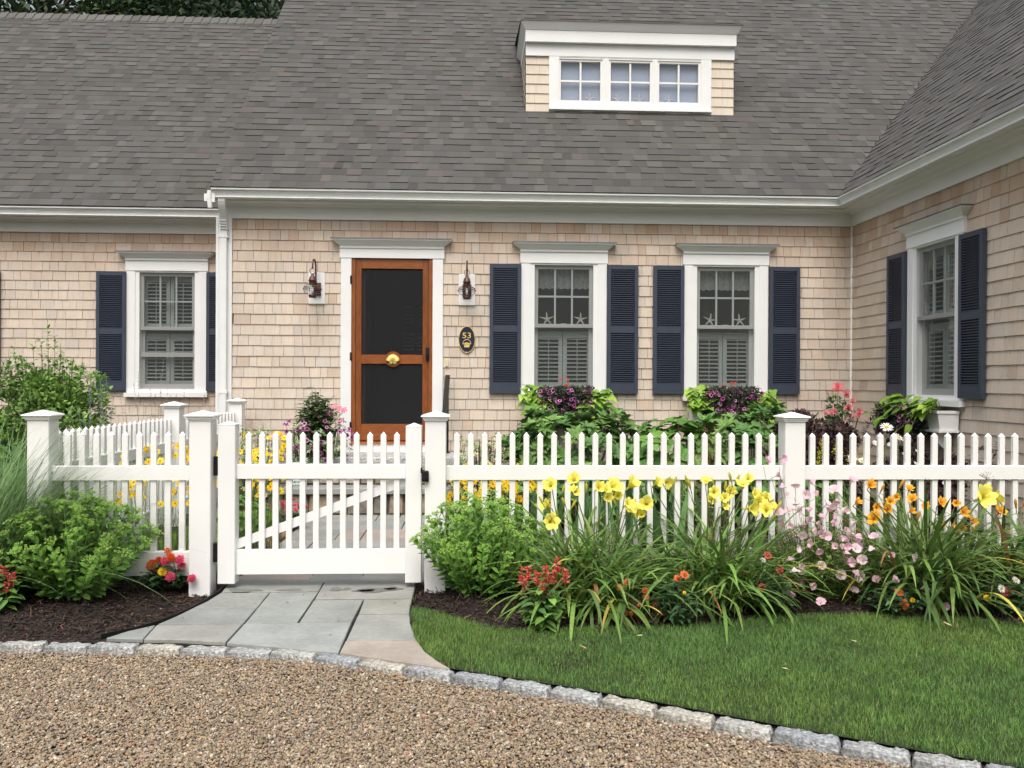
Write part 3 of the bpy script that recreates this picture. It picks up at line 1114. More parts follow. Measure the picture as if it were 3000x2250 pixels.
# ================================================================ things fixed to or standing by the house
def lantern(X, label, turn):
    root = thing('wall_lantern', label, 'lantern', (X, YW-.2, 2.2), 'onion lanterns flanking the door')
    m = MB()
    m.bbox(X-.092, YW-.024, 2.208, X+.092, YW, 2.558, .003)
    m.obj('mount_board', MT['trim'], root)
    c = A([X+turn, YW-.215, 0])
    m = MB()
    m.box(X-.05, YW-.05, 2.30, X+.05, YW-.0245, 2.44)
    t = np.linspace(0, 1, 12)
    P = [(X, YW-.04, 2.36), (X, YW-.075, 2.50)]
    for a in np.linspace(0, math.pi, 9):
        P.append((X+turn*(1-math.cos(a))/2, YW-.075-(.14)*(1-math.cos(a))/2, 2.60+.085*math.sin(a)))
    P.append((c[0], c[1], 2.575))
    m.tube(P, .0095, 8)
    m.obj('arm', MT['copper'], root, smooth=True)
    m = MB()
    ring = [(c[0]+.030*math.cos(a), c[1], 2.548+.030*math.sin(a)) for a in np.linspace(0, 2*math.pi, 17)]
    m.tube(ring, .0035, 6)
    m.lathe([(.0, 2.525), (.012, 2.52), (.018, 2.508), (.016, 2.498), (.030, 2.485), (.042, 2.450), (.046, 2.44), (.039, 2.437), (.040, 2.41), (.041, 2.400), (.036, 2.397), (0, 2.397)], (c[0], c[1], 0), 18)
    m.obj('cap', MT['copper'], root, smooth=True)
    m = MB()
    m.lathe([(.038, 2.398), (.064, 2.390), (.086, 2.372), (.097, 2.346), (.090, 2.318), (.068, 2.298), (.042, 2.290)], (c[0], c[1], 0), 24)
    m.obj('globe', MT['lantglass'], root, smooth=True)
    m = MB()
    for z, rr in ((2.349, .103), (2.372, .092)):
        m.tube([(c[0]+rr*math.cos(a), c[1]+rr*math.sin(a), z) for a in np.linspace(0, 2*math.pi, 25)], .003, 5)
    for k in range(4):
        a = k*math.pi/2+.5
        m.tube([(c[0]+rr*math.cos(a), c[1]+rr*math.sin(a), z) for rr, z in ((.044, 2.40), (.09, 2.385), (.103, 2.35), (.085, 2.305), (.044, 2.294))], .0028, 5)
    m.obj('cage', MT['copper'], root, smooth=True)
    m = MB()
    m.lathe([(0, 2.290), (.040, 2.290), (.043, 2.278), (.038, 2.268), (.040, 2.256), (0, 2.256)], (c[0], c[1], 0), 18)
    m.obj('base', MT['copper'], root, smooth=True)
    m = MB()
    m.lathe([(.0, 2.375), (.012, 2.37), (.012, 2.30), (0, 2.30)], (c[0], c[1], 0), 8)
    m.obj('candle', MT['white'], root, smooth=True)


lantern(-1.732, 'copper onion lantern on the white board left of the mahogany door', -.010)
lantern(-.051, 'copper onion lantern on the white board right of the door, above the oval number plaque', .0)

# oval number plaque
PX_, PZ_ = -.049, 1.818
root = thing('house_number', 'navy oval plaque with gold rim, gold 53 and gold basket on shingle wall', 'number plaque', (PX_, YW-.03, PZ_))
m = MB()
n = 40
aa = np.arange(n)*2*math.pi/n


def oval(rx, rz, y):
    return [(PX_+rx*math.cos(t), YW-y, PZ_+rz*math.sin(t)) for t in aa]


def rings(m, L, mat=0):
    V = sum(L, [])
    k = len(L)
    m.add(V, [[i*n+j, i*n+(j+1) % n, (i+1)*n+(j+1) % n, (i+1)*n+j] for i in range(k-1) for j in range(n)], mat)


rings(m, [oval(.094, .150, .01), oval(.096, .152, .024), oval(.092, .148, .031), oval(.088, .144, .026)])
m.obj('rim', MT['brass'], root, smooth=True)
m = MB()
m.add(oval(.089, .145, .0265), [list(range(n))])
m.obj('field', mat('navy_field', (.012, .018, .055), .4), root)
for ch, dx in (('5', -.028), ('3', .027)):
    cu = bpy.data.curves.new('digit', 'FONT')
    cu.body = ch
    cu.size = .112
    cu.extrude = .004
    cu.offset = .0012
    cu.align_x = 'CENTER'
    cu.materials.append(MT['brass'])
    tmp = bpy.data.objects.new('tmp', cu)
    COL.objects.link(tmp)
    bpy.context.view_layer.update()
    me = bpy.data.meshes.new_from_object(tmp.evaluated_get(bpy.context.evaluated_depsgraph_get()))
    bpy.data.objects.remove(tmp)
    o = link(me, 'digit', root, Matrix.Translation((PX_+dx, YW-.031, PZ_+.016)) @ Matrix.Rotation(rad(90), 4, 'X') @ Matrix.Diagonal((.92, .80, 1, 1)))
m = MB()
bz = PZ_-.092
m.add([(PX_-.040, YW-.027, bz+.050), (PX_-.028, YW-.027, bz), (PX_+.028, YW-.027, bz), (PX_+.040, YW-.027, bz+.050), (PX_, YW-.027, bz+.060),
       (PX_-.036, YW-.036, bz+.048), (PX_-.025, YW-.036, bz+.004), (PX_+.025, YW-.036, bz+.004), (PX_+.036, YW-.036, bz+.048), (PX_, YW-.036, bz+.057)],
      [[5, 6, 7, 8, 9], [0, 1, 6, 5], [1, 2, 7, 6], [2, 3, 8, 7], [3, 4, 9, 8], [4, 0, 5, 9]])
m.tube([(PX_+.046*math.cos(t), YW-.031, bz+.042+.050*math.sin(t)) for t in np.linspace(-.1, math.pi+.1, 15)], .0032, 6)
m.box(PX_-.045, YW-.040, bz+.042, PX_+.045, YW-.030, bz+.051)
m.obj('basket_emblem', MT['brass'], root)


def starfish(M, r, label, group, rot=0., mt=None):
    m = MB()
    for k in range(5):
        a = rad(90+72*k)+rot
        d = A([math.cos(a), 0, math.sin(a)])
        P = [d*0, d*r*.35, d*r*.7+A([.03*r*(k % 2), 0, 0]), d*r]
        m.tube(P, [r*.17, r*.125, r*.085, r*.02], 7)
    me = m.mesh('starfish', mt or mat_star, True)
    o = link(me, 'starfish', None, M)
    tag(o, label, 'starfish', group)


faint_star = mat('pale_starfish', (.36, .38, .43), .9)
mat_star = mat('dried_starfish', (.46, .445, .42), .9, noise=(90, .2))
for (wx, dx, lab, rr) in ((WIN1, -.185, 'white starfish standing left inside the window nearest the door', .07), (WIN1, .20, 'white starfish standing right inside the window nearest the door', -.05),
                          (WIN2, -.16, 'white starfish standing left inside the right front window', -.2), (WIN2, .185, 'white starfish standing right inside the right front window', .08)):
    starfish(Matrix.Translation((wx+dx, YW+.06, 2.062)) @ Matrix.Rotation(rad(-8), 4, 'X'), .086, lab, 'starfish on the window rails', rr)
for cx, dx, lab in ((1.362, .12, 'pale starfish on the sill of the left dormer window'), (1.994, -.16, 'pale starfish left on the sill of the middle dormer window'),
                    (1.994, .12, 'pale starfish right on the sill of the middle dormer window'), (2.612, -.12, 'pale starfish on the sill of the right dormer window')):
    starfish(Matrix.Translation((cx+dx, YD+.030, 4.925)), .075, lab, 'starfish in the dormer', 0., faint_star)

# entry steps
root = thing('entry_steps', 'bluestone and field stone steps below the front door', 'steps', (-1, 8.8, .1))
SX0, SX1 = -2.02, .05
rs = np.random.RandomState(12)
m = MB()
m.bbox(SX0, 8.36, .235, SX1, 8.66, .292, .008, 0, (.25, .255, .245))
m.obj('tread', MT['stone'], root)
m = MB()
m.bbox(SX0, 8.62, .445, SX1, 9.59, .500, .008, 0, (.26, .262, .25))
m.obj('tread', MT['stone'], root)
m = MB()
m.bbox(SX0+.1, 8.87, .502, SX1-.05, 9.59, .548, .010, 0, (.42, .43, .43))
m.obj('tread', MT['granite'], root)
for (y, z0, z1, xx0) in ((8.40, .02, .234, SX0), (8.66, .293, .444, SX0)):
    m = MB()
    x = xx0+.02
    m.box(xx0+.02, y+.02, z0, SX1-.02, y+.3, z1, 0, (.06, .055, .05))
    while x < SX1-.05:
        w = rs.uniform(.14, .26)
        w = min(w, SX1-.02-x)
        P = [(x+.006, z0), (x+w-.006, z0), (x+w-.004, (z0+z1)/2), (x+w-.02, z1-.006), (x+.02, z1-.008), (x+.004, (z0+z1)/2)]
        c = A([(.30, .24, .17), (.22, .19, .16), (.34, .30, .25), (.17, .15, .13)])[rs.randint(4)]
        V = [(p[0], y+.02, p[1]) for p in P]+[(x+w/2+(p[0]-x-w/2)*.82, y, (z0+z1)/2+(p[1]-(z0+z1)/2)*.8) for p in P]
        m.add(V, [[6, 7, 8, 9, 10, 11]]+[[i, (i+1) % 6, 6+(i+1) % 6, 6+i] for i in range(6)], 0, c)
        x += w
    m.obj('riser', MT['field'], root)
# black hand rail
root = thing('handrail', 'black metal handrail beside the door, seen end on', 'handrail', (-.29, 9, .5))
m = MB()
xr = -.262
m.box(xr-.016, 9.40, .548, xr+.016, 9.44, 1.36)
m.box(xr-.03, 9.385, .549, xr+.03, 9.455, .56)
m.obj('post', MT['black'], root)
m = MB()
m.box(xr-.016, 8.50, .292, xr+.016, 8.54, 1.02)
m.box(xr-.03, 8.485, .293, xr+.03, 8.555, .304)
m.obj('post', MT['black'], root)
m = MB()
y0, z0, y1, z1 = 9.50, 1.405, 8.42, 1.00
m.add([(xr+s*.026, y, z+dz) for (y, z) in ((y0, z0), (y1, z1)) for (s, dz) in ((-1, -.025), (1, -.025), (1, .012), (-1, .012))],
      A([[0, 1, 2, 3], [4, 7, 6, 5], [0, 4, 5, 1], [1, 5, 6, 2], [2, 6, 7, 3], [3, 7, 4, 0]]))
m.obj('rail', MT['black'], root)
# small pale green lantern box on the lower step
root = thing('candle_lantern', 'small pale green slatted candle lantern on the lower entry step', 'lantern', (-1.71, 8.5, .292))
lg = mat('pale_green_paint', (.55, .66, .62), .6, noise=(20, .1))
m = MB()
x, y, z = -1.71, 8.50, .292
for sx in (-1, 1):
    for sy in (-1, 1):
        m.box(x+sx*.062-.010, y+sy*.062-.010, z, x+sx*.062+.010, y+sy*.062+.010, z+.22)
m.box(x-.075, y-.075, z+.22, x+.075, y+.075, z+.235)
m.box(x-.052, y-.052, z+.001, x+.052, y+.052, z+.015)
for k in range(5):
    m.box(x-.052, y-.070, z+.03+k*.036, x+.052, y-.060, z+.042+k*.036)
m.obj('frame', lg, root)
m = MB()
m.lathe([(0, z+.016), (.03, z+.016), (.03, z+.11), (0, z+.11)], (x, y, 0), 12)
m.obj('candle', MT['white'], root)

# window boxes
def window_box(kind, x, label):
    M = wall_frame(kind, x)
    loc = M @ Vector((0, -.12, .9))
    root = thing('window_box', label, 'window box', loc, 'white window boxes')
    m = MB()
    hw = .42
    m.frus((-hw, -.20, hw, -.03, .925), (-hw-.012, -.225, hw+.012, -.03, 1.075), 0)
    m.box(-hw-.022, -.238, 1.0755, hw+.022, -.03, 1.100)
    m.box(-hw-.016, -.218, .905, hw+.016, -.03, .9245)
    m.box(-hw+.01, -.20, 1.1005, hw-.01, -.045, 1.103, 1)
    m.obj('trough', [MT['trim'], MT['mulch']], root, M)
    for sx in (-1, 1):
        m = MB()
        P = [(-.03, .60), (-.03, .905), (-.18, .905)]+[(-.03-.15*math.cos(t), .755-.155*math.sin(t)+.14) for t in np.linspace(.1, math.pi/2, 7)]
        V = [(sx*.28+d, p[0], p[1]) for d in (-.03, .03) for p in P]
        k = len(P)
        m.add(V, [list(range(k)), list(range(2*k-1, k-1, -1))]+[[i, (i+1) % k, k+(i+1) % k, k+i] for i in range(k)])
        m.obj('bracket', MT['trim'], root, M)
    return M


MB1 = window_box('main', WIN1, 'white window box under the window nearest the door')
MB2 = window_box('main', WIN2, 'white window box under the right front window')
MB3 = window_box('wing', WINW, 'white window box with open brackets under the wing window')

# ================================================================ fence and gate
YF = 5.4
ZT = 1.020


def picket_mesh(zb, zt):
    m = MB()
    w, d, t = .0178, .0120, .025
    m.box(-w, -d, zb, w, d, zt-t)
    m.add([(-w-.001, -d-.001, zt-t), (w+.001, -d-.001, zt-t), (w+.001, d+.001, zt-t), (-w-.001, d+.001, zt-t), (0, 0, zt)], [[0, 1, 4], [1, 2, 4], [2, 3, 4], [3, 0, 4], [3, 2, 1, 0]])
    return m.mesh('picket', MT['vinyl'])


def post_on(root, x, y, z=1.154, ang=0.):
    m = MB()
    w = .0665
    m.bbox(-w, -w, -.02, w, w, z-.060, .004)
    M = Matrix.Translation((x, y, 0)) @ Matrix.Rotation(ang, 4, 'Z')
    p = m.obj('post', MT['vinyl'], root, M)
    m = MB()
    b = z-.0605
    m.box(-w-.008, -w-.008, b, w+.008, w+.008, b+.009)
    m.box(-w-.013, -w-.013, b+.0092, w+.013, w+.013, b+.018)
    m.frus((-w-.013, -w-.013, w+.013, w+.013, b+.018), (-w-.026, -w-.026, w+.026, w+.026, b+.027))
    m.frus((-w-.026, -w-.026, w+.026, w+.026, b+.0271), (-w-.023, -w-.023, w+.023, w+.023, b+.034))
    m.add([(-w-.023, -w-.023, b+.034), (w+.023, -w-.023, b+.034), (w+.023, w+.023, b+.034), (-w-.023, w+.023, b+.034), (0, 0, b+.062)], [[0, 1, 4], [1, 2, 4], [2, 3, 4], [3, 0, 4]])
    m.obj('post_cap', MT['vinyl'], p, M)
    return p


PK = picket_mesh(.12, ZT)


def rails(root, x0, y0, x1, y1):
    L = math.hypot(x1-x0, y1-y0)
    M = Matrix.Translation((x0, y0, 0)) @ Matrix.Rotation(math.atan2(y1-y0, x1-x0), 4, 'Z')
    for (a, b) in ((.713, .803), (.110, .262)):
        m = MB()
        m.bbox(0, -.022, a, L, .022, b, .004)
        m.obj('rail', MT['vinyl'], root, M)


def pickets(root, P, ang=0.):
    for (x, y) in P:
        link(PK, 'picket', root, Matrix.Translation((x, y, R.uniform(-.0015, .0015))) @ Matrix.Rotation(ang, 4, 'Z'))


yc = YF+.06
root = thing('picket_fence', 'long white vinyl picket fence from the right gate post along the daylilies', 'fence', (1.5, yc, 0))
post_on(root, -.224, yc)
post_on(root, 2.104, yc)
post_on(root, 4.28, yc)
rails(root, -.16, yc, 2.04, yc)
rails(root, 2.168, yc, 4.216, yc)
pickets(root, [(-.090+.0897*i, yc) for i in range(24)])
pickets(root, [(2.240+.0915*i, yc) for i in range(22)])
root = thing('picket_fence', 'short white picket fence on the left that turns back to the house', 'fence', (-2.2, yc, 0))
post_on(root, -1.697, yc)
post_on(root, -2.687, yc)
rails(root, -2.624, yc, -1.76, yc)
pickets(root, [(-2.533+.0885*i, yc) for i in range(9)])
SX_, EX_, EY_ = -2.687, -2.535, 9.33
MX_, MY_ = -2.655, 7.72
post_on(root, MX_, MY_)
post_on(root, EX_, EY_)
for (a, b) in (((SX_, yc), (MX_, MY_)), ((MX_, MY_), (EX_, EY_))):
    a, b = A(a), A(b)
    L = np.linalg.norm(b-a)
    d = (b-a)/L
    p, q = a+d*.064, b-d*.064
    rails(root, p[0], p[1], q[0], q[1])
    n = int((L-.127)/.0905)
    pickets(root, [tuple(a+d*(.064+(L-.128)*(i+.5)/n)) for i in range(n)], math.atan2(d[1], d[0]))

gate = thing('garden_gate', 'white picket garden gate with diagonal brace over the bluestone path', 'gate', (-.95, yc, 0))
GY = yc+.005
for (x, w, zt, zb) in ((-1.538, .0535, 1.088, .062), (-.364, .0505, 1.078, .062)):
    m = MB()
    m.bbox(x-w, GY-.05, zb, x+w, GY+.05, zt-.022, .003)
    m.add([(x-w-.002, GY-.052, zt-.022), (x+w+.002, GY-.052, zt-.022), (x+w+.002, GY+.052, zt-.022), (x-w-.002, GY+.052, zt-.022), (x, GY, zt)], [[0, 1, 4], [1, 2, 4], [2, 3, 4], [3, 0, 4], [3, 2, 1, 0]])
    m.obj('stile', MT['vinyl'], gate)
for (a, b) in ((.722, .812), (.115, .268)):
    m = MB()
    m.bbox(-1.4845, GY-.024, a, -.4145, GY+.024, b, .004)
    m.obj('rail', MT['vinyl'], gate)
PKG = picket_mesh(.20, 1.020)
for i in range(12):
    link(PKG, 'picket', gate, Matrix.Translation((-1.412+.0853*i, GY, 0)))
m = MB()
P0, P1 = A([-1.4845, .300]), A([-.4145, .705])
d = (P1-P0)/np.linalg.norm(P1-P0)
nn = A([-d[1], d[0]])*.030
V = [(P0[0], GY+y, P0[1]-.03) for y in (.014, .04)]+[(P1[0], GY+y, P1[1]-.03) for y in (.014, .04)]+[(P0[0], GY+y, P0[1]+.03) for y in (.014, .04)]+[(P1[0], GY+y, P1[1]+.03) for y in (.014, .04)]
m.add(V, A([[0, 2, 6, 4], [1, 5, 7, 3], [0, 1, 3, 2], [4, 6, 7, 5]]))
m.obj('brace', MT['vinyl'], gate)
for z in (.80, .25):
    m = MB()
    m.box(-1.630, GY-.012, z-.06, -1.5925, GY+.03, z+.06)
    m.obj('hinge', MT['black'], gate)
m = MB()
q = PY(1246, 1395, YF-.02)
m.bbox(q[0]-.022, YF-.035, q[2]-.035, q[0]+.022, YF-.0045, q[2]+.035, .006)
m.lathe([(0, .01), (.011, .01), (.013, 0), (.0, 0)], (0, 0, 0), 10)
m.V[-1] = m.V[-1][:, [0, 2, 1]]*A([1, -1, 1])+A([q[0], YF-.036, q[2]-.008])
m.box(q[0]-.030, YF-.02, q[2]+.02, q[0]-.0225, YF+.05, q[2]+.05)
m.obj('latch', MT['black'], gate)
# ================================================================ ground
m = MB()
m.quad((-400, -400, -.08), (400, -400, -.08), (400, 400, -.08), (-400, 400, -.08))
tag(m.obj('ground', MT['land']), kind='structure')

KERB = A([(-4.4, 4.37), (-3.6, 4.385), (-2.9, 4.385), (-2.358, 4.368), (-1.921, 4.342), (-1.438, 4.285), (-1.207, 4.247), (-.954, 4.197), (-.734, 4.133), (-.516, 4.052), (-.307, 3.962), (-.084, 3.858),
          (.128, 3.754), (.341, 3.650), (.559, 3.540), (.776, 3.417), (.973, 3.298), (1.179, 3.177), (1.381, 3.060), (1.595, 2.940), (1.80, 2.83), (2.3, 2.57), (3., 2.25), (4.2, 1.8), (5.5, 1.4)])


def kerb_y(x):
    return np.interp(x, KERB[:, 0], KERB[:, 1])


# gravel drive: a sheet with real pebbles scattered on it
xs = np.linspace(-12, 12, 120)
m = MB()
V = [(x, kerb_y(x), -.020) for x in xs]+[(x, -9, -.020) for x in xs]
m.add(V, [[i, i+120, i+121, i+1] for i in range(119)])
tag(m.obj('gravel_drive', MT['grav']), kind='structure')


def gravel():
    rs = np.random.RandomState(5)
    n = 300000
    x = rs.uniform(-3.3, 3.6, n)
    y = rs.uniform(1.9, 4.45, n)
    ok = y < kerb_y(x)-.055-rs.uniform(0, .02, n)
    ok &= (np.abs(x-.1) < .78*y+.55)
    x, y = x[ok], y[ok]
    n = len(x)
    r = np.clip(rs.lognormal(math.log(.0047), .25, n), .0026, .0098)
    z = -.018+rs.uniform(0, 1, n)**1.3*.012+.006*np.sin(x*3.1+1)*np.sin(y*4.3)
    kd = kerb_y(x)-y
    z += .006*np.exp(-(kd/.12)**2)
    rows = np.c_[x, y, z]
    scl = np.c_[r*rs.uniform(.95, 1.4, n), r*rs.uniform(.85, 1.15, n), r*rs.uniform(.65, .92, n)]
    rot = np.c_[rs.normal(0, .45, n), rs.normal(0, .45, n), rs.uniform(0, 6.28, n)]
    pal = A([(.30, .24, .18), (.24, .20, .16), (.36, .29, .21), (.20, .16, .13), (.46, .41, .34), (.15, .13, .12), (.32, .19, .12), (.40, .29, .15), (.26, .26, .25), (.62, .58, .52), (.12, .12, .13), (.34, .27, .22)])
    pal = pal*.70+A([.26, .195, .125])*.32
    col = A([.925, .895, .845])*pick(pal, n, [18, 16, 15, 11, 11, 6, 5, 4.5, 7, 4.5, 3, 12], .13, rs)
    me = bpy.data.meshes.new('pebbles')
    me.vertices.add(n)
    me.vertices.foreach_set('co', rows.ravel())
    for nm, v in (('rot', rot), ('scl', scl)):
        a = me.attributes.new(nm, 'FLOAT_VECTOR', 'POINT')
        a.data.foreach_set('vector', v.ravel())
    a = me.attributes.new('tint', 'FLOAT_COLOR', 'POINT')
    a.data.foreach_set('color', np.c_[col, np.ones(n)].ravel())
    o = link(me, 'pebbles')
    ng = bpy.data.node_groups.new('scatter_pebbles', 'GeometryNodeTree')
    ng.interface.new_socket('Geometry', in_out='INPUT', socket_type='NodeSocketGeometry')
    ng.interface.new_socket('Geometry', in_out='OUTPUT', socket_type='NodeSocketGeometry')
    N, K = ng.nodes, ng.links
    gi, go = N.new('NodeGroupInput'), N.new('NodeGroupOutput')
    mp = N.new('GeometryNodeMeshToPoints')
    ip = N.new('GeometryNodeInstanceOnPoints')
    ico = N.new('GeometryNodeMeshIcoSphere')
    ico.inputs['Subdivisions'].default_value = 2
    sp = N.new('GeometryNodeSetPosition')
    nz = N.new('ShaderNodeTexNoise')
    nz.inputs['Scale'].default_value = 1.1
    vm = N.new('ShaderNodeVectorMath')
    vm.operation = 'SUBTRACT'
    vm.inputs[1].default_value = (.5, .5, .5)
    vs = N.new('ShaderNodeVectorMath')
    vs.operation = 'SCALE'
    vs.inputs['Scale'].default_value = .5
    ss = N.new('GeometryNodeSetShadeSmooth')
    sm = N.new('GeometryNodeSetMaterial')
    sm.inputs['Material'].default_value = MT['pebble']
    ra = N.new('GeometryNodeInputNamedAttribute')
    ra.data_type = 'FLOAT_VECTOR'
    ra.inputs['Name'].default_value = 'rot'
    sa = N.new('GeometryNodeInputNamedAttribute')
    sa.data_type = 'FLOAT_VECTOR'
    sa.inputs['Name'].default_value = 'scl'
    K.new(gi.outputs[0], mp.inputs['Mesh'])
    K.new(mp.outputs['Points'], ip.inputs['Points'])
    K.new(ico.outputs['Mesh'], sp.inputs['Geometry'])
    K.new(nz.outputs['Color'], vm.inputs[0])
    K.new(vm.outputs[0], vs.inputs[0])
    K.new(vs.outputs[0], sp.inputs['Offset'])
    K.new(sp.outputs[0], ss.inputs['Geometry'])
    K.new(ss.outputs[0], sm.inputs['Geometry'])
    K.new(sm.outputs[0], ip.inputs['Instance'])
    e2r = N.new('FunctionNodeEulerToRotation')
    K.new(ra.outputs['Attribute'], e2r.inputs[0])
    K.new(e2r.outputs[0], ip.inputs['Rotation'])
    K.new(sa.outputs['Attribute'], ip.inputs['Scale'])
    K.new(ip.outputs['Instances'], go.inputs[0])
    md = o.modifiers.new('scatter', 'NODES')
    md.node_group = ng
    tag(o, 'brown, tan and grey pea gravel covering the drive', 'gravel', kind='stuff')


gravel()

# granite kerb stones
ORD = ['first', 'second', 'third', 'fourth', 'fifth', 'sixth', 'seventh', 'eighth', 'ninth', 'tenth', 'eleventh', 'twelfth', 'thirteenth', 'fourteenth', 'fifteenth', 'sixteenth', 'seventeenth', 'eighteenth', 'nineteenth', 'twentieth', 'twenty-first', 'twenty-second', 'twenty-third', 'twenty-fourth']
seg = np.r_[0, np.cumsum(np.hypot(*np.diff(KERB, axis=0).T))]
S0 = np.interp(-2.36, KERB[:, 0], seg)               # photo's left edge


def kerb_at(s):
    return A([np.interp(s, seg, KERB[:, 0]), np.interp(s, seg, KERB[:, 1])])


rs = np.random.RandomState(77)
s = S0-.02-.236*3
joints = []
while s < S0+6.0:
    joints.append(s)
    s += rs.uniform(.222, .252)
kc = [(.31, .32, .325), (.36, .36, .34), (.27, .285, .30), (.33, .335, .33), (.38, .365, .32)]
for i in range(len(joints)-1):
    a, b = kerb_at(joints[i]+.003), kerb_at(joints[i+1]-.003)
    c = (a+b)/2
    L = np.linalg.norm(b-a)
    ang = math.atan2(b[1]-a[1], b[0]-a[0])+rs.normal(0, .015)
    nx, ny, nz = 18, 9, 6
    w, h = .086*rs.uniform(.93, 1.07), .10
    base = kc[rs.randint(5)]
    bm = MB()
    # rounded, hewn block as a displaced lattice shell
    us, vs, ws = np.linspace(-1, 1, nx), np.linspace(-1, 1, ny), np.linspace(-1, 1, nz)
    ph = rs.uniform(0, 6, 9)

    def deform(p):
        x, y, z = p[:, 0], p[:, 1], p[:, 2]
        k = np.maximum((np.abs(x)**14+np.abs(y)**9+np.abs(z)**9)**(1/10.), .9)
        k = 1/k
        d = 1+.045*np.sin(x*5+ph[0]+y*2)+.05*np.sin(y*4+ph[1]+x*6)+.04*np.sin(x*11+ph[2])*np.sin(y*7+ph[3])
        n1 = .05*np.sin(x*31+ph[7])*np.sin(y*13+ph[8])+.035*np.sin(x*17+ph[4]+y*9)*np.sin(z*6+ph[5])
        return np.c_[x*k*(L/2)*(1+.02*np.sin(y*5+ph[6]+z*3)), y*k*(w/2)*(d+n1), z*k*(h/2)*(1+.10*(d-1)/.1*.6+n1)]
    for (ax, P_, Q_) in ((2, us, vs), (1, us, ws), (0, vs, ws)):
        for sg in (-1, 1):
            g = A([(p, q) for p in P_ for q in Q_])
            full = np.zeros((len(g), 3))
            o = [k for k in range(3) if k != ax]
            full[:, o[0]] = g[:, 0]
            full[:, o[1]] = g[:, 1]
            full[:, ax] = sg
            nq = len(Q_)
            Fc = [[r_*nq+c_, (r_+1)*nq+c_, (r_+1)*nq+c_+1, r_*nq+c_+1] for r_ in range(len(P_)-1) for c_ in range(nq-1)]
            bm.add(deform(full), Fc, 0, jit(base, len(Fc), .05, rs))
    M = Matrix.Translation((c[0], c[1], -.031+rs.uniform(-.004, .004))) @ Matrix.Rotation(ang, 4, 'Z') @ Matrix.Rotation(rs.normal(0, .03), 4, 'X')
    o = bm.obj('kerbstone', MT['granite'], None, M, smooth=True)
    k = i-3
    bd = 'dark mulch bed' if c[0] < -1.95 else ('bluestone path' if c[0] < -.2 else 'green lawn')
    lab = ('%s hewn granite kerbstone from the left, between gravel and %s' % (ORD[k], bd)) if 0 <= k < len(ORD) else ('hewn granite kerbstone beyond the %s end of the view' % ('left' if k < 0 else 'right'))
    tag(o, lab, 'kerbstone', 'granite kerbstones along the gravel')

# mulch bed under everything between kerb and house


def bedz(x, y):
    z = .004+.010*math.sin(x*2.3+y*1.7)+.008*math.sin(x*5.1-y*3.3)
    if y > 4.7 and not (-1.85 < x < -.2): z += .02*min(1, (y-4.7)*3)
    if y > 5.5: z += .02*min(1, (y-5.5))
    if -1.9 < x < -.1: z = min(z, .0)
    if kerb_y(x)+.25 > y: z = min(z, .0)
    return z


m = MB()
gx, gy = np.linspace(-9.5, 5.2, 120), np.linspace(0, 1, 70)
V = []
for yy in gy:
    for x in gx:
        k = max(kerb_y(x)+.03, 2.3)
        y = k+(9.75-k)*yy if x > -2.8 else k+(10.8-k)*yy
        V.append((x, y, bedz(x, y)))
m.add(V, [[j*120+i, j*120+i+1, (j+1)*120+i+1, (j+1)*120+i] for j in range(69) for i in range(119)])
tag(m.obj('mulch_bed', MT['mulch'], smooth=True), kind='structure')
# mulch chips
rs = np.random.RandomState(9)


def inside(P, poly):
    x, y = P[:, 0], P[:, 1]
    r = np.zeros(len(P), bool)
    j = len(poly)-1
    for i in range(len(poly)):
        a, b = poly[i], poly[j]
        c = ((a[1] > y) != (b[1] > y)) & (x < (b[0]-a[0])*(y-a[1])/(b[1]-a[1]+1e-12)+a[0])
        r ^= c
        j = i
    return r


PL = [G(u, v, .022)[:2] for u, v in ((660, 1720), (640, 1738), (603, 1763), (558, 1787), (508, 1810), (459, 1829), (400, 1846), (340, 1858), (296, 1868))]
PR = [G(u, v, .022)[:2] for u, v in ((1212, 1745), (1205, 1775), (1200, 1800), (1203, 1830), (1215, 1880), (1240, 1910), (1296, 1950))]
kx0, kx1 = PL[-1][0], PR[-1][0]
kerbpath = [(x, kerb_y(x)+.052) for x in np.linspace(kx0-.06, kx1, 24)]
PATH = [(-1.545, 8.42), (-1.545, 5.52)]+[tuple(p) for p in PL]+kerbpath+[tuple(p) for p in PR[::-1]]+[(-.335, 5.4), (-.21, 6.2), (-.02, 7.4), (.05, 8.42)]
BED = [G(u, v, .012)[:2] for u, v in ((1200, 1783), (1240, 1790), (1290, 1801), (1340, 1816), (1400, 1834), (1480, 1849), (1560, 1852), (1640, 1848), (1800, 1845), (1950, 1843), (2100, 1828), (2250, 1812), (2400, 1806), (2600, 1808), (2800, 1815), (3000, 1830))]
LAWN = [tuple(PR[1])]+[tuple(p) for p in BED]+[(3.6, 4.45), (4.3, 4.6), (5.2, 5.0), (5.2, float(kerb_y(5.2))+.06)]+[(x, float(kerb_y(x))+.058) for x in np.linspace(4.2, kx1, 40)]+[tuple(p) for p in PR[::-1][:-1]]
n = 42000
P = np.c_[rs.uniform(-3.2, 3.9, n), rs.uniform(4.3, 5.9, n)]
P = P[~inside(P, PATH) & ~inside(P, LAWN) & (P[:, 1] > kerb_y(P[:, 0])+.05)]
n = len(P)
d = rdir(n, rs)*A([1, 1, .35])
m = MB()
leaves(m, np.c_[P, A([bedz(*q) for q in P])+rs.uniform(.002, .016, n)], d, rdir(n, rs)*.5+A([0, 0, 1]), rs.uniform(.010, .050, n), rs.uniform(.004, .011, n),
       pick([(.05, .027, .019), (.03, .017, .012), (.085, .043, .028), (.15, .095, .06), (.016, .010, .008)], n, [4, 6, 2.2, .35, 7], .2, rs), rows=1, prof='oval', fold=.3, droop=.1)
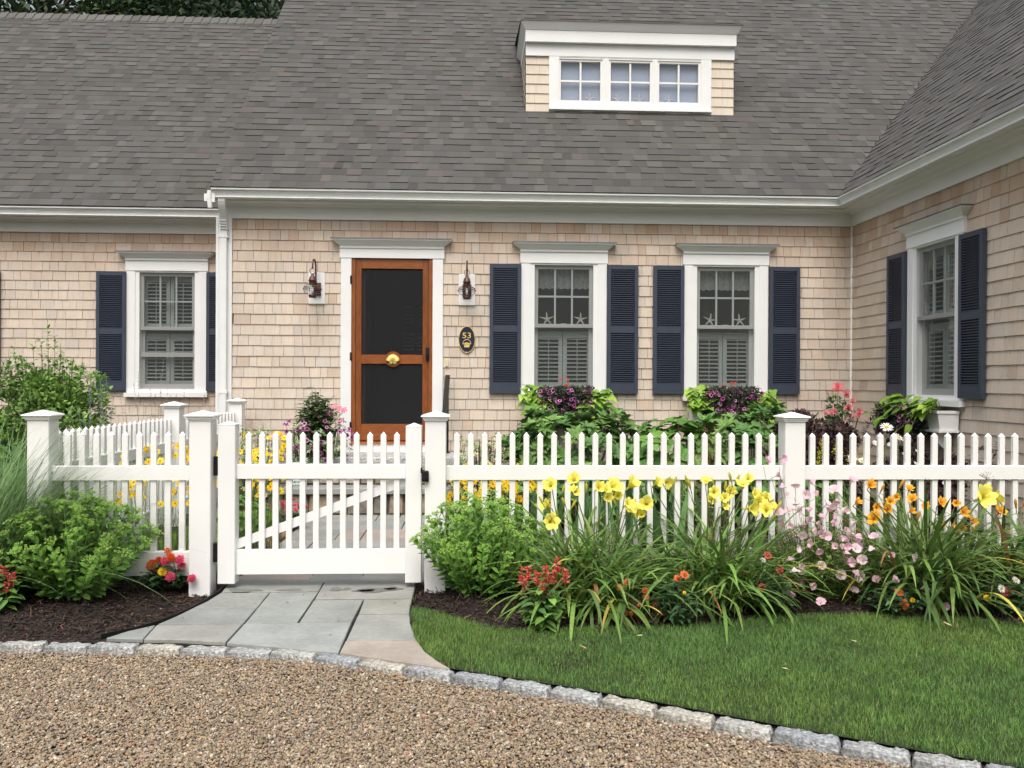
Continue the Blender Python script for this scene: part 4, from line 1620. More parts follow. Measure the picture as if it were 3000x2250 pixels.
tag(m.obj('mulch_chips', MT['chip']), 'dark brown shredded bark mulch chips on the flower beds', 'mulch', kind='stuff')

# ---- bluestone path: each slab a shaped piece of one paved path
C8 = lambda pts: [tuple(G(400+x/2.212, 1600+y/2.212, .03)[:2]) for x, y in pts]
SL = [
    ([(655, 192), (1236, 190), (1224, 211), (628, 214)], (.235, .235, .215)),
    ([(625, 218), (1221, 215), (1180, 290), (862, 296), (552, 296), (590, 250)], (.225, .235, .22)),
    ([(546, 302), (858, 301), (783, 394), (372, 397), (455, 357)], (.205, .215, .205)),
    ([(366, 401), (779, 398), (690, 499), (140, 505), (248, 458)], (.195, .21, .21)),
    ([(130, 512), (684, 505), (575, 622), (300, 606), (48, 603)], (.255, .255, .235)),
    ([(122, 512), (40, 602), (-90, 598), (-195, 596), (-60, 552), (20, 535)], (.19, .215, .21)),
    ([(868, 300), (1177, 296), (1042, 490), (706, 497)], (.225, .245, .235)),
    ([(1243, 190), (1808, 190), (1797, 335), (1157, 341)], (.24, .24, .225)),
    ([(1150, 349), (1468, 346), (1393, 489), (1056, 491)], (.21, .22, .21)),
    ([(1476, 346), (1791, 342), (1772, 434), (1441, 437)], (.235, .24, .20)),
    ([(1437, 442), (1771, 439), (1775, 500), (1795, 560), (1814, 605), (1361, 607)], (.255, .26, .245)),
    ([(700, 501), (1391, 494), (1309, 686), (1100, 672), (880, 648), (586, 625)], (.275, .30, .29)),
    ([(1355, 614), (1818, 611), (1866, 680), (1950, 745), (2030, 792), (1750, 752), (1480, 712), (1317, 690)], (.36, .29, .235)),
]
m = MB()
rs = np.random.RandomState(3)
for pts, c in SL:
    P = C8(pts)
    c = A(c)*.6+A([.238, .245, .232])*.4
    m.prism(P, -.02, .030+rs.uniform(-.0012, .0012), 0, c, b=.0035)
# slabs inside the gate
x = -1.545
y = 5.58
rows_ = [(5.58, 5.98), (5.985, 6.50), (6.505, 7.05), (7.055, 7.55), (7.555, 8.00), (8.005, 8.37)]
scol = [(.235, .24, .225), (.22, .23, .22), (.255, .25, .23), (.24, .245, .235), (.30, .255, .225), (.21, .22, .215)]
for (ya, yb) in rows_:
    xr = np.interp((ya+yb)/2, [5.4, 6.2, 7.4, 8.4], [-.33, -.21, -.02, .05])
    cuts = sorted([-1.545]+list(rs.uniform(-1.3, -.45, 2))+[xr])
    for a, b in zip(cuts[:-1], cuts[1:]):
        if b-a < .05: continue
        m.prism([(a+.004, ya), (b-.004, ya), (b-.004, yb), (a+.004, yb)], -.02, .030+rs.uniform(-.0015, .0015), 0, A(scol[rs.randint(6)])*(1+rs.normal(0, .04)), b=.0035)
tag(m.obj('stone_path', MT['stone']), kind='structure')
m = MB()
m.poly([(p[0], p[1], .012) for p in PATH])
tag(m.obj('path_joint_sand', MT['mulch']), kind='structure')
# damp patches on the slab under the gate are thin films of water
m = MB()
wet = mat('damp_stone', (.15, .16, .15), .4, noise=(5, .1))
for (cx, cy, rx, ry) in ((1295, 280, 42, 10), (1362, 277, 24, 7), (1560, 285, 140, 14), (1650, 275, 40, 10), (1480, 290, 60, 9), (700, 288, 130, 9), (1000, 285, 80, 7)):
    t = np.arange(22)*2*math.pi/22
    ph = rs.uniform(0, 6, 3)
    k = 1+.22*np.sin(2*t+ph[0])+.18*np.sin(3*t+ph[1])+.13*np.sin(5*t+ph[2])
    P = [G(400+(cx+rx*math.cos(a)*q)/2.212, 1600+(cy+ry*math.sin(a)*q)/2.212, .03) for a, q in zip(t, k)]
    m.poly([(p[0], p[1], .0322) for p in P])
tag(m.obj('damp_patch', wet), 'dark damp patches on the bluestone under the gate', 'water', kind='stuff')

# black edging strips between the path and the beds
for k, (pts, lab) in enumerate(((PL, 'thin black edging strip between the left mulch bed and the path'), (PR[:4], 'thin black edging strip between the path and the right mulch bed'))):
    m = MB()
    P = [A(p) for p in pts]
    if k == 1: P = [A([-.350, 5.62])]+P
    m.sweep([(-.003, -.02), (.003, -.02), (.003, .040), (-.003, .040)], [tuple(p) for p in P], 1)
    tag(m.obj('garden_edging', MT['black']), lab, 'edging')
# crumbs of soil and dead leaf bits on the slabs and the lawn
rs = np.random.RandomState(88)
m = MB()
n = 420
P = np.c_[rs.uniform(-1.9, 0., n), rs.uniform(3.95, 5.6, n)]
P = P[inside(P, PATH)]
n = len(P)
edge = rs.rand(n)
leaves(m, np.c_[P, np.full(n, .0325)], rdir(n, rs)*A([1, 1, .1]), np.tile([0, 0, 1.], (n, 1)), np.where(edge < .06, rs.uniform(.012, .03, n), rs.uniform(.002, .006, n)), np.where(edge < .06, .008, .003),
       pick([(.05, .035, .025), (.12, .09, .06), (.03, .025, .02)], n, None, .2, rs), 2, 'oval', .4, -.2)
Q = A([G(u, v, .05)[:3] for u, v in ((2803, 1838), (2790, 1834), (1885, 1860), (2510, 1880), (1720, 1900), (2310, 1960))])
leaves(m, Q, rdir(6, rs)*A([1, 1, .2]), np.tile([0, 0, 1.], (6, 1)), rs.uniform(.025, .06, 6), .014, pick([(.55, .45, .28), (.35, .25, .12)], 6, None, .2, rs), 3, 'lance', .5, -.3)
tag(m.obj('leaf_litter', MT['leaf']), 'crumbs of soil and dry leaf bits on path and lawn', 'litter', kind='stuff')

# ---- lawns
m = MB()
m.poly([(p[0], p[1], .018) for p in LAWN])
m.poly([(-2.45, 5.75, .045), (-1.72, 5.75, .045), (-1.80, 7.3, .045), (-1.95, 8.9, .045), (-2.42, 8.9, .045)])
tag(m.obj('lawn', MT['soil']), kind='structure')


def grass(poly, n, z0, hL, seed, cols, box):
    rs = np.random.RandomState(seed)
    P = np.c_[rs.uniform(box[0], box[1], n), rs.uniform(box[2], box[3], n)]
    P = P[inside(P, poly)]
    n = len(P)
    cl = .5+.5*np.sin(P[:, 0]*4.1+np.sin(P[:, 1]*3.7)*1.5)*np.sin(P[:, 1]*5.3+P[:, 0]*1.3)
    cl2 = .5+.5*np.sin(P[:, 0]*11+np.sin(P[:, 1]*9)*1.3)*np.sin(P[:, 1]*13+1+np.sin(P[:, 0]*7))
    L = rs.uniform(*hL, n)*(.75+.25*cl+.30*cl2)
    C = pick(cols, n, None, .20, rs)*(.84+.32*cl2)[:, None]
    yel = (.5+.5*np.sin(P[:, 0]*2.3+2)*np.sin(P[:, 1]*3.1+.6))**2
    C = C*(1-.45*yel[:, None])+C*A([1.6, 1.18, .9])*.45*yel[:, None]
    old = rs.rand(n) < .05
    C[old] = jit((.16, .20, .07), int(old.sum()), .15, rs)
    m = MB()
    blades(m, np.c_[P, np.full(n, z0)], rs.uniform(0, 6.28, n), rs.uniform(.02, .5, n), rs.uniform(.1, 1.25, n), L, rs.uniform(.0016, .0030, n), C, rows=3, prof='grass')
    return m


GC = [(.070, .152, .028), (.058, .132, .028), (.086, .170, .036), (.066, .142, .042), (.105, .165, .046)]
m = grass(LAWN, 520000, .016, (.016, .036), 41, GC, (-.45, 5.2, 1.6, 5.1))
tag(m.obj('lawn_grass', MT['leaf']), 'short green grass of the front lawn', 'grass', kind='stuff')
m = grass([(-2.47, 5.72), (-1.70, 5.72), (-1.78, 7.3), (-1.93, 8.92), (-2.44, 8.92)], 60000, .043, (.03, .06), 42, [(.14, .27, .025), (.12, .24, .025), (.17, .29, .035)], (-2.5, -1.7, 5.7, 8.95))
tag(m.obj('lawn_grass', MT['leaf']), 'bright green strip of grass inside the left fence', 'grass', kind='stuff')
# ================================================================ flower meshes (shared by every bloom of a kind)
def ringpetals(m, n, L, Wd, th0, kap, col, prof='petal', fold=.25, r0=.0, z0=0., ph=0., rows=4, rs=None, jz=0., tip=None, kpow=1.):
    rs = rs or R
    az = ph+np.arange(n)*2*math.pi/n+rs.normal(0, .06, n)
    P = np.c_[r0*np.cos(az), r0*np.sin(az), np.full(n, z0)+rs.normal(0, jz, n)]
    blades(m, P, az, th0+rs.normal(0, .07, n), kap+rs.normal(0, .1, n), L*rs.uniform(.92, 1.06, n), Wd*rs.uniform(.92, 1.06, n), jit(col, n, .06, rs), rows=rows, prof=prof, fold=fold, cols=3, tipcol=tip, kpow=kpow)


def daylily_mesh(name, c, throat, seed, op=1.0):
    rs = np.random.RandomState(seed)
    m = MB()
    for k, (w, ph, off) in enumerate(((.034, 0, .0), (.046, math.pi/3, .002))):
        ringpetals(m, 3, .085, w, .18, 1.35*op, throat, 'petal', -.22, .004, off, ph+seed, 7, rs, tip=None, kpow=1.7)
    # petals paler than the throat
    nf = len(m.C)
    for i in range(nf):
        q = len(m.C[i])
        f = np.tile(np.repeat(np.linspace(0, 1, 7), 2), 3)[:, None]
        f = np.clip(f*2.2, 0, 1)
        m.C[i] = m.C[i]*(1-f)+jit(c, q, .04, rs)*f
    for a in np.arange(6)*1.05:
        m.tube([(0, 0, 0), (.010*math.cos(a), .010*math.sin(a), .035), (.020*math.cos(a), .020*math.sin(a), .052)], .0011, 4, 0, A(c)*.85)
    m.tube([(0, 0, -.035), (0, 0, -.012), (0, 0, .004)], [.0035, .0045, .006], 6, 0, A(throat)*A([.75, .95, .8]))
    return m.mesh(name, MT['petal'], True)


def bud_mesh(name, c):
    m = MB()
    m.lathe([(.0, 0), (.0045, .004), (.007, .02), (.0095, .042), (.008, .058), (.003, .070), (0, .073)], n=7, col=c)
    m.tube([(0, 0, -.03), (0, 0, .002)], .0025, 5, 0, (.10, .13, .03))
    return m.mesh(name, MT['petal'], True)


def daisy_mesh(name, n, L, Wd, col, ccol, rc, seed, th=1.35, kap=.25, prof='petal', rows=3):
    rs = np.random.RandomState(seed)
    m = MB()
    ringpetals(m, n, L, Wd, th, kap, col, prof, .15, rc*.7, 0, 0, rows, rs)
    m.lathe([(rc, -.001), (rc*.95, rc*.35), (rc*.6, rc*.6), (0, rc*.7)], n=9, col=ccol)
    return m.mesh(name, MT['petal'], True)


def zinnia_mesh(name, col, ccol, layers, seed, Rm=.032):
    rs = np.random.RandomState(seed)
    m = MB()
    for k in range(layers):
        f = k/max(layers-1, 1)
        ringpetals(m, int(15-6*f), Rm*(1-.52*f), Rm*.40*(1-.2*f), 1.62-.75*f, .12, A(col)*(1-.10*f), 'petal', .12, .004, .004*k, k*.37, 3, rs)
    t = rs.uniform(0, 6.28, 22)
    q = rs.uniform(0, .0075, 22)
    blob(m, np.c_[q*np.cos(t), q*np.sin(t), np.full(22, .004*layers+.003)], .0019, jit(ccol, 22, .2, rs))
    return m.mesh(name, MT['petal'], True)


def primrose_mesh(name, col, seed, op):
    rs = np.random.RandomState(seed)
    m = MB()
    ringpetals(m, 4, .030, .034, .25+.2*op, 1.0*op, col, 'broad', .10, .003, 0, 0, 5, rs)
    for i in range(len(m.C)):
        f = np.tile(np.repeat(np.linspace(0, 1, 5), 2), 4)[:, None]
        f = np.clip(f*3, 0, 1)
        m.C[i] = A([.86, .80, .58])*(1-f)+m.C[i]*f
    m.tube([(0, 0, -.03), (0, 0, 0)], .0016, 5, 0, (.25, .27, .10))
    a = np.arange(6)*1.05
    blob(m, np.c_[.006*np.cos(a), .006*np.sin(a), np.full(6, .014)], .0016, (.70, .62, .18))
    return m.mesh(name, MT['petal'], True)


def petunia_mesh(name, col, rim, seed, r=.019):
    rs = np.random.RandomState(seed)
    m = MB()
    n = 15
    a = np.arange(n)*2*math.pi/n
    lob = 1+.10*np.cos(5*a)
    rings_ = [(0.12, -.020, A(col)*.25), (.30, -.004, A(col)*.35), (.62, .002, A(col)), (1., .0 , rim)]
    V, C, Fc = [], [], []
    for k, (rr, z, c) in enumerate(rings_):
        for i in range(n):
            V.append((r*rr*lob[i]*math.cos(a[i]), r*rr*lob[i]*math.sin(a[i]), z+(.003*math.sin(5*a[i]) if k == 3 else 0)))
    for k in range(3):
        for i in range(n):
            Fc.append([k*n+i, k*n+(i+1) % n, (k+1)*n+(i+1) % n, (k+1)*n+i])
            C.append(rings_[k+1][2])
    m.add(V, A(Fc), 0, A(C))
    return m.mesh(name, MT['petal'], True)


def rose_mesh(name, col, seed, r=.042):
    rs = np.random.RandomState(seed)
    m = MB()
    for k in range(5):
        f = k/4
        ringpetals(m, 6-k//2, r*(1-.45*f), r*.85*(1-.4*f), 1.35-1.15*f, -.25-.5*f, A(col)*(1+.06*k), 'broad', .25, .003, .003*k, k*.6, 4, rs)
    return m.mesh(name, MT['petal'], True)


def head_mesh(name, seed, r=.034, col=(.26, .42, .09)):
    """sedum flower head: branched cluster of pale green beads"""
    rs = np.random.RandomState(seed)
    m = MB()
    k = 8
    for i in range(k):
        a = i*2.4
        rr = r*math.sqrt((i+.4)/k)
        c = A([rr*math.cos(a), rr*math.sin(a), .028-.010*(rr/r)**2])
        m.tube([(0, 0, 0), c*A([.6, .6, .55]), c], [.0018, .0014, .001], 4, 0, A(col)*.8)
        q = rdir(11, rs)*rs.uniform(.004, .0095, 11)[:, None]*A([1, 1, .6])
        blob(m, c+q, rs.uniform(.0022, .0036, 11), jit(col, 11, .14, rs))
    return m.mesh(name, MT['leaf'], True)


YEL = (.86, .72, .06)
FM = dict(
    dly=[daylily_mesh('daylily_bloom', (.93, .86, .18), (.86, .75, .06), s, o) for s, o in ((1, 1.), (2, .8), (3, 1.15))],
    dlo=[daylily_mesh('daylily_bloom', (.86, .44, .045), (.82, .33, .02), s, o) for s, o in ((4, 1.), (5, .75))],
    dlb=[bud_mesh('daylily_bud', (.60, .56, .07))], dlob=[bud_mesh('daylily_bud', (.62, .34, .05))],
    cor=[daisy_mesh('coreopsis_bloom', 8, .021, .0125, c, (.35, .17, .02), .0045, s, 1.25+.1*s, .2) for s, c in ((1, (.86, .60, .012)), (2, (.83, .52, .01)), (3, (.88, .66, .03)))],
    shasta=[daisy_mesh('shasta_daisy_bloom', 20, .034, .0085, (.86, .86, .84), (.72, .50, .04), .0125, s, 1.4, .15) for s in (5, 6)],
    zo=[zinnia_mesh('zinnia_bloom', (.74, .10, .025), (.55, .16, .03), 6, 1, .037)], zp=[zinnia_mesh('zinnia_bloom', (.72, .055, .17), (.60, .35, .05), 3, 2, .033), zinnia_mesh('zinnia_bloom', (.62, .07, .16), (.5, .2, .05), 4, 3, .030)],
    zy=[zinnia_mesh('zinnia_bloom', (.88, .56, .01), (.75, .45, .02), 2, 4, .027)], zs=[zinnia_mesh('zinnia_bloom', (.72, .17, .06), (.6, .3, .05), 2, 5, .024)], zr=[zinnia_mesh('zinnia_bloom', (.62, .10, .09), (.5, .2, .05), 2, 6, .020)],
    pri=[primrose_mesh('primrose_bloom', c, s, o) for s, c, o in ((1, (.87, .58, .72), 1.), (2, (.85, .51, .67), .65), (3, (.89, .67, .77), .9), (4, (.87, .60, .72), .35))],
    pet=[petunia_mesh('petunia_bloom', (.30, .035, .22), (.62, .30, .52), 1), petunia_mesh('petunia_bloom', (.17, .015, .12), (.34, .08, .24), 2)],
    man=[daisy_mesh('mandevilla_bloom', 5, .034, .030, (.80, .25, .38), (.70, .45, .12), .006, 8, 1.2, .35, 'broad', 4)],
    rose=[rose_mesh('rose_bloom', (.86, .36, .40), 1), rose_mesh('rose_bloom', (.82, .42, .44), 2, .036)],
    head=[head_mesh('sedum_head', 1), head_mesh('sedum_head', 2, .040), head_mesh('sedum_head', 3, .028)],
)


def bloom(kind, root, loc, d, s=1., name='flower', rs=None):
    rs = rs or R
    L = FM[kind]
    return link(L[rs.randint(len(L))], name, root, align(loc, d, rs.uniform(0, 6.28), s))


def face(rs, up=.5, spread=.6):
    """direction a bloom looks in: up and partly out to the garden side"""
    d = A([0, -1., up])+rs.normal(0, spread, 3)*A([1, .6, .6])
    return d/np.linalg.norm(d)


def base_at(u, v, z=.02):
    return G(u, v, z)


# ================================================================ front border
def sedum(B, rx, h, nst, seed, label):
    rs = np.random.RandomState(seed)
    root = thing('sedum', label, 'plant', B, 'green sedum clumps')
    st, lf = MB(), MB()
    k = 0
    tips = []
    for i in range(nst):
        q = math.sqrt((i+.5)/nst)
        a = i*2.39996+rs.normal(0, .2)
        tip = A([rx*q*math.cos(a), rx*.82*q*math.sin(a), h*(1-.50*q**2.6)*rs.uniform(.90, 1.05)])
        b = A([tip[0]*.30, tip[1]*.30, 0])
        mid = b*.45+tip*.55+A([0, 0, -.02])+A([tip[0], tip[1], 0])*-.12
        t = np.linspace(0, 1, 9)[:, None]
        P = (1-t)**2*b+2*t*(1-t)*mid+t**2*tip+B
        T = np.gradient(P, axis=0)
        T /= np.linalg.norm(T, axis=1)[:, None]
        st.tube(P, np.linspace(.0050, .0026, 9), 5, 0, jit((.24, .36, .14), 1, .08, rs)[0], cap=False)
        nn = 11
        for j in range(nn):
            f = .14+.80*j/(nn-1)
            p = A([np.interp(f, t[:, 0], P[:, x]) for x in range(3)])
            tt = A([np.interp(f, t[:, 0], T[:, x]) for x in range(3)])
            aa = j*1.62+rs.normal(0, .3)+i
            e1 = np.cross(tt, [0.3, .9, .1])
            e1 /= np.linalg.norm(e1)
            e2 = np.cross(tt, e1)
            sz = (.078-.030*f)*rs.uniform(.85, 1.15)
            for sg in (0, math.pi):
                o = math.cos(aa+sg)*e1+math.sin(aa+sg)*e2
                el = rs.uniform(.35, .75)+.5*f
                d = o+tt*el
                c = jit((.130, .255, .042) if f > .45 else (.100, .205, .042), 1, .14, rs)
                leaves(lf, [p], [d], [tt], sz, sz*.52, c, 3, 'obov', .30, rs.uniform(-.1, .2))
        tips.append((P[-1], T[-1]))
    lf.obj('foliage', MT['shiny'], root, smooth=True)
    st.obj('stem', MT['stem'], root, smooth=True)
    for (p, t) in tips:
        bloom('head', root, p-t*.004, t+A([0, 0, .5]), rs.uniform(.8, 1.25), 'flower_head', rs)
        for q in range(2):
            if rs.rand() < .45:
                o = rdir(1, rs)[0]*A([.035, .035, .01])
                bloom('head', root, p-t*.05+o, t+o*12, rs.uniform(.5, .75), 'flower_head', rs)


bs = base_at(1408, 1745)
sedum(bs, .43, .60, 92, 2, 'large sedum clump with pale green flower heads at the right gate post')
bl = base_at(222, 1752)
sedum(bl, .50, .60, 104, 3, 'large sedum clump with pale green flower heads left of the zinnias')


def tuft(name, label, cat, B, n, L, th, kap, Wd, cols, seed, azr=(0, 6.283), rb=.08, group=None, prof='grass', fold=0., colsN=2, rows=7, matk='leaf', w=None):
    rs = np.random.RandomState(seed)
    root = thing(name, label, cat, B, group)
    m = MB()
    a = rs.uniform(*azr, n)
    r = rb*np.sqrt(rs.uniform(0, 1, n))
    a2 = rs.uniform(0, 6.28, n)
    P = B+np.c_[r*np.cos(a2), r*np.sin(a2), np.zeros(n)]
    t0 = rs.uniform(*th, n)
    blades(m, P, a, t0, rs.uniform(*kap, n), rs.uniform(*L, n), rs.uniform(*Wd, n), pick(cols, n, w, .15, rs), rows=rows, prof=prof, fold=fold, cols=colsN)
    m.obj('foliage', MT[matk], root, smooth=True)
    return root, rs


# silvery fountain grass at the left edge
B = A([-2.92, 5.20, .03])
tuft('ornamental_grass', 'tall silvery green ornamental grass arching at the left picture edge', 'grass', B, 2800, (.80, 1.30), (.03, .85), (.5, 1.45), (.005, .009), [(.095, .175, .055), (.07, .135, .042), (.15, .225, .10), (.12, .20, .075)], 7, azr=(-.25, 3.3), rb=.24, rows=9)


def scape(m, a, b, rs, r=.0028, col=(.10, .13, .04)):
    t = np.linspace(0, 1, 7)[:, None]
    P = a*(1-t)+b*t+np.sin(t*math.pi)*rs.normal(0, .02, 3)*A([1, 1, .2])
    m.tube(P, np.linspace(r*1.3, r, 7), 5, 0, col)


def daylily(u, v, Lb, n, seed, label, kind, blooms, buds, Y, group, dark=1., azr=(0, 6.283), big=1.):
    B = base_at(u, v)
    B[1] = Y
    B[0] = PY(u, v, Y)[0]
    B[2] = .02
    cols = [A(c)*dark for c in ((.115, .195, .042), (.095, .170, .038), (.155, .235, .06), (.075, .138, .04))]+[A((.40, .33, .07)), A((.24, .12, .05))]
    root, rs = tuft('daylily', label, 'plant', B, n, Lb, (.03, .95), (.8, 2.3), (.014, .025), cols, seed, azr, .30, group, 'strap', .30, 3, 10, 'leaf', [9, 9, 6, 6, .55, .5])
    m = MB()
    # withered strands at the foot
    k = 26
    a = rs.uniform(0, 6.28, k)
    blades(m, B+np.c_[.1*np.cos(a), .1*np.sin(a), np.zeros(k)], a, rs.uniform(.5, 1.1, k), rs.uniform(.8, 1.4, k), rs.uniform(.12, .34, k), rs.uniform(.006, .012, k), pick([(.20, .11, .05), (.28, .17, .08), (.13, .08, .05)], k, None, .2, rs), rows=6, prof='strap', fold=.5, cols=3, twist=1)
    m.obj('withered_leaf', MT['leaf'], root)
    st = MB()
    nb = len(blooms) if u < 2900 else 1
    for q_ in range(nb if kind == 'dly' else nb//3):
        e_ = blooms[rs.randint(nb)]
        blooms = blooms+[(e_[0]+rs.normal(0, 26), e_[1]+abs(rs.normal(0, 26))+4, .62*rs.uniform(.9, 1.3))]
    for (uu, vv, s) in blooms:
        yy = Y+rs.uniform(-.13, .10)
        p = PY(uu, vv, yy)
        d = face(rs, .55, .55)
        bloom(kind, root, p, d, s*big, 'flower', rs)
        e = p-d*.03*s
        scape(st, B+A([rs.normal(0, .05), rs.normal(0, .04), 0]), e, rs)
    for (uu, vv, dx) in buds:
        yy = Y+rs.uniform(-.1, .1)
        p = PY(uu, vv, yy)
        d = A([dx, -.15, 1.])
        d /= np.linalg.norm(d)
        bloom(kind+'b' if kind != 'dly' else 'dlb', root, p-d*.03, d, rs.uniform(.8, 1.05), 'bud', rs)
        scape(st, B+A([rs.normal(0, .05), rs.normal(0, .04), 0]), p-d*.05, rs, .0020)
    st.obj('flower_stalk', MT['stem'], root, smooth=True)
    return root


daylily(1742, 1765, (.42, .80), 460, 11, 'yellow daylily clump nearest the gate, beside the red salvia', 'dly',
        [(1615, 1428, .95), (1683, 1415, .95), (1748, 1434, .9), (1788, 1436, 1.2), (1842, 1428, 1.0), (1835, 1482, 1.0), (1895, 1478, 1.05), (1610, 1530, 1.1), (1608, 1486, .8), (1850, 1500, .75)],
        [(1650, 1435, .3), (1718, 1430, 0), (1680, 1478, .5), (1652, 1470, -.4), (1585, 1465, -.5), (1800, 1470, -.5), (1868, 1505, .1), (1885, 1510, .5)], 5.04, 'daylily clumps in the border')
daylily(2088, 1740, (.42, .82), 470, 12, 'yellow daylily clump right of the middle, beside the pink primroses', 'dly',
        [(1918, 1420, .75), (1945, 1408, .85), (2068, 1420, .75), (2090, 1445, .75), (2135, 1440, .8), (2175, 1430, .85), (2190, 1408, .7), (2188, 1490, 1.1), (2205, 1452, .8), (2245, 1500, .95), (2232, 1470, .7)],
        [(1975, 1412, .4), (2010, 1405, -.2), (2020, 1420, -.3), (2088, 1412, -.4), (2140, 1400, -.3), (2125, 1425, .1), (2280, 1485, .5), (2270, 1515, .5), (2160, 1405, .4)], 5.10, 'daylily clumps in the border')
daylily(2716, 1745, (.48, .94), 480, 13, 'orange daylily clump with dark green leaves right of the pink primroses', 'dlo',
        [(2545, 1428, .85), (2662, 1440, .7), (2605, 1473, .7), (2625, 1460, .6), (2672, 1470, .8), (2560, 1524, 1.0), (2752, 1478, .8), (2800, 1476, .6), (2815, 1505, .85), (2818, 1548, .8), (2925, 1505, .85), (2665, 1500, .6), (2760, 1538, .35), (2787, 1540, .35), (2850, 1552, .35), (2806, 1558, .4)],
        [(2585, 1430, .4), (2690, 1515, .2), (2935, 1490, .1), (2640, 1420, .5)], 5.10, 'daylily clumps in the border', .80, big=.85)
root = [o for o in COL.objects if o.name.startswith('daylily') and o.get('label', '').startswith('orange')][0]
_rs = np.random.RandomState(5)
bloom('dly', root, PY(2868, 1462, 5.02), face(_rs, .3, .1), 1.5, 'flower', _rs)
bloom('dly', root, PY(2905, 1466, 5.02), A([.9, -.3, .5]), 1.05, 'flower', _rs)
daylily(3045, 1730, (.5, .88), 240, 14, 'orange daylily clump cut by the right picture edge', 'dlo', [(2998, 1483, .9), (3040, 1450, .9), (3070, 1500, .9)], [(2976, 1478, -.2)], 5.12, 'daylily clumps in the border', .8)
# the iris-like leaves standing behind the fence
root, rs = tuft('iris', 'broad upright iris leaves behind the fence and the yellow daylilies', 'plant', A([1.05, 5.85, .04]), 70, (.50, .72), (.0, .22), (.05, .35), (.035, .055), [(.06, .13, .045), (.045, .105, .04), (.08, .16, .05)], 15, rb=.62, prof='strap', fold=.1, colsN=3, rows=5)


# pink evening primrose
def wispy(m, B, n, rx, h, seed, cols, L=(.025, .05), Wd=(.006, .012), st=None, dens=16, stemc=(.10, .15, .05), lean=1., ry=None):
    rs = np.random.RandomState(seed)
    ry = ry or rx*.7
    tips = []
    for i in range(n):
        q = math.sqrt((i+.5)/n)
        a = i*2.39996+rs.normal(0, .3)
        tip = A([rx*q*math.cos(a)*lean, ry*q*math.sin(a), h*(1-.45*q**2)*rs.uniform(.7, 1.08)])
        b = A([tip[0]*.45, tip[1]*.45, 0])
        t = np.linspace(0, 1, 7)[:, None]
        P = b*(1-t)+tip*t+np.sin(t*math.pi)*rs.normal(0, .02, 3)+B
        if st is not None: st.tube(P, np.linspace(.0022, .0012, 7), 4, 0, jit(stemc, 1, .15, rs)[0], cap=False)
        f = rs.uniform(.06, .96, dens)
        pp = np.c_[[np.interp(f, t[:, 0], P[:, x]) for x in range(3)]].T
        d = rdir(dens, rs)*A([1, 1, .5])+A([0, 0, .45])
        leaves(m, pp, d, np.tile([0, 0, 1.], (dens, 1))+rdir(dens, rs)*.3, rs.uniform(*L, dens), rs.uniform(*Wd, dens), pick(cols, dens, None, .16, rs), 2, 'lance', .25, .2)
        tips.append(P[-1])
    return tips


B = base_at(2418, 1752)
root = thing('evening_primrose', 'airy pink evening primrose in full bloom between the daylilies', 'plant', B)
rs = np.random.RandomState(18)
lf, st = MB(), MB()
wispy(lf, B+A([0, .05, 0]), 330, .48, .46, 19, [(.13, .215, .05), (.10, .18, .045), (.17, .25, .06), (.14, .18, .06)], st=st, dens=26, L=(.03, .06), Wd=(.009, .017))
PRI = [(2245, 1352), (2290, 1345), (2273, 1395), (2290, 1415), (2330, 1432), (2385, 1420), (2496, 1412), (2300, 1455), (2252, 1468), (2312, 1500), (2280, 1505), (2335, 1495), (2350, 1530), (2395, 1452), (2420, 1480), (2440, 1478), (2452, 1462), (2465, 1490), (2478, 1500), (2455, 1510), (2390, 1532), (2434, 1530), (2405, 1520), (2352, 1562), (2378, 1555), (2382, 1595), (2415, 1562), (2397, 1548), (2418, 1570), (2440, 1525), (2492, 1528), (2475, 1558), (2506, 1572), (2468, 1586), (2480, 1600), (2500, 1562), (2515, 1590), (2562, 1575), (2548, 1598), (2333, 1610), (2311, 1630), (2397, 1608), (2448, 1602), (2468, 1608), (2480, 1612), (2512, 1595), (2506, 1610), (2340, 1652), (2326, 1662), (2348, 1668), (2405, 1660), (2488, 1638), (2506, 1648), (2528, 1644), (2515, 1670), (2465, 1686), (2517, 1686), (2350, 1700), (2373, 1710), (2316, 1732), (2500, 1735), (2404, 1768), (2568, 1704), (2613, 1632), (2672, 1626), (2614, 1705), (2708, 1714), (2747, 1730), (2706, 1752), (2762, 1775), (2360, 1450), (2330, 1470), (2370, 1500), (2362, 1515), (2425, 1500), (2318, 1540), (2445, 1440), (2300, 1530)]
for (u, v) in PRI:
    yy = 4.80+rs.uniform(-.1, .15) if v > 1560 else 5.1+rs.uniform(-.12, .12)
    p = PY(u, v, yy)
    d = A([0, -.7, .55])+rs.normal(0, .65, 3)
    if rs.rand() < .22: d[2] = -abs(d[2])
    bloom('pri', root, p, d/np.linalg.norm(d), rs.uniform(1.0, 1.38), 'flower', rs)
    b = B+(p-B)*A([.45, .35, 0])+A([0, .04, 0])
    scape(st, b, p-d/np.linalg.norm(d)*.028, rs, .0012, (.14, .13, .06))
lf.obj('foliage', MT['leaf'], root)
st.obj('stem', MT['stem'], root)


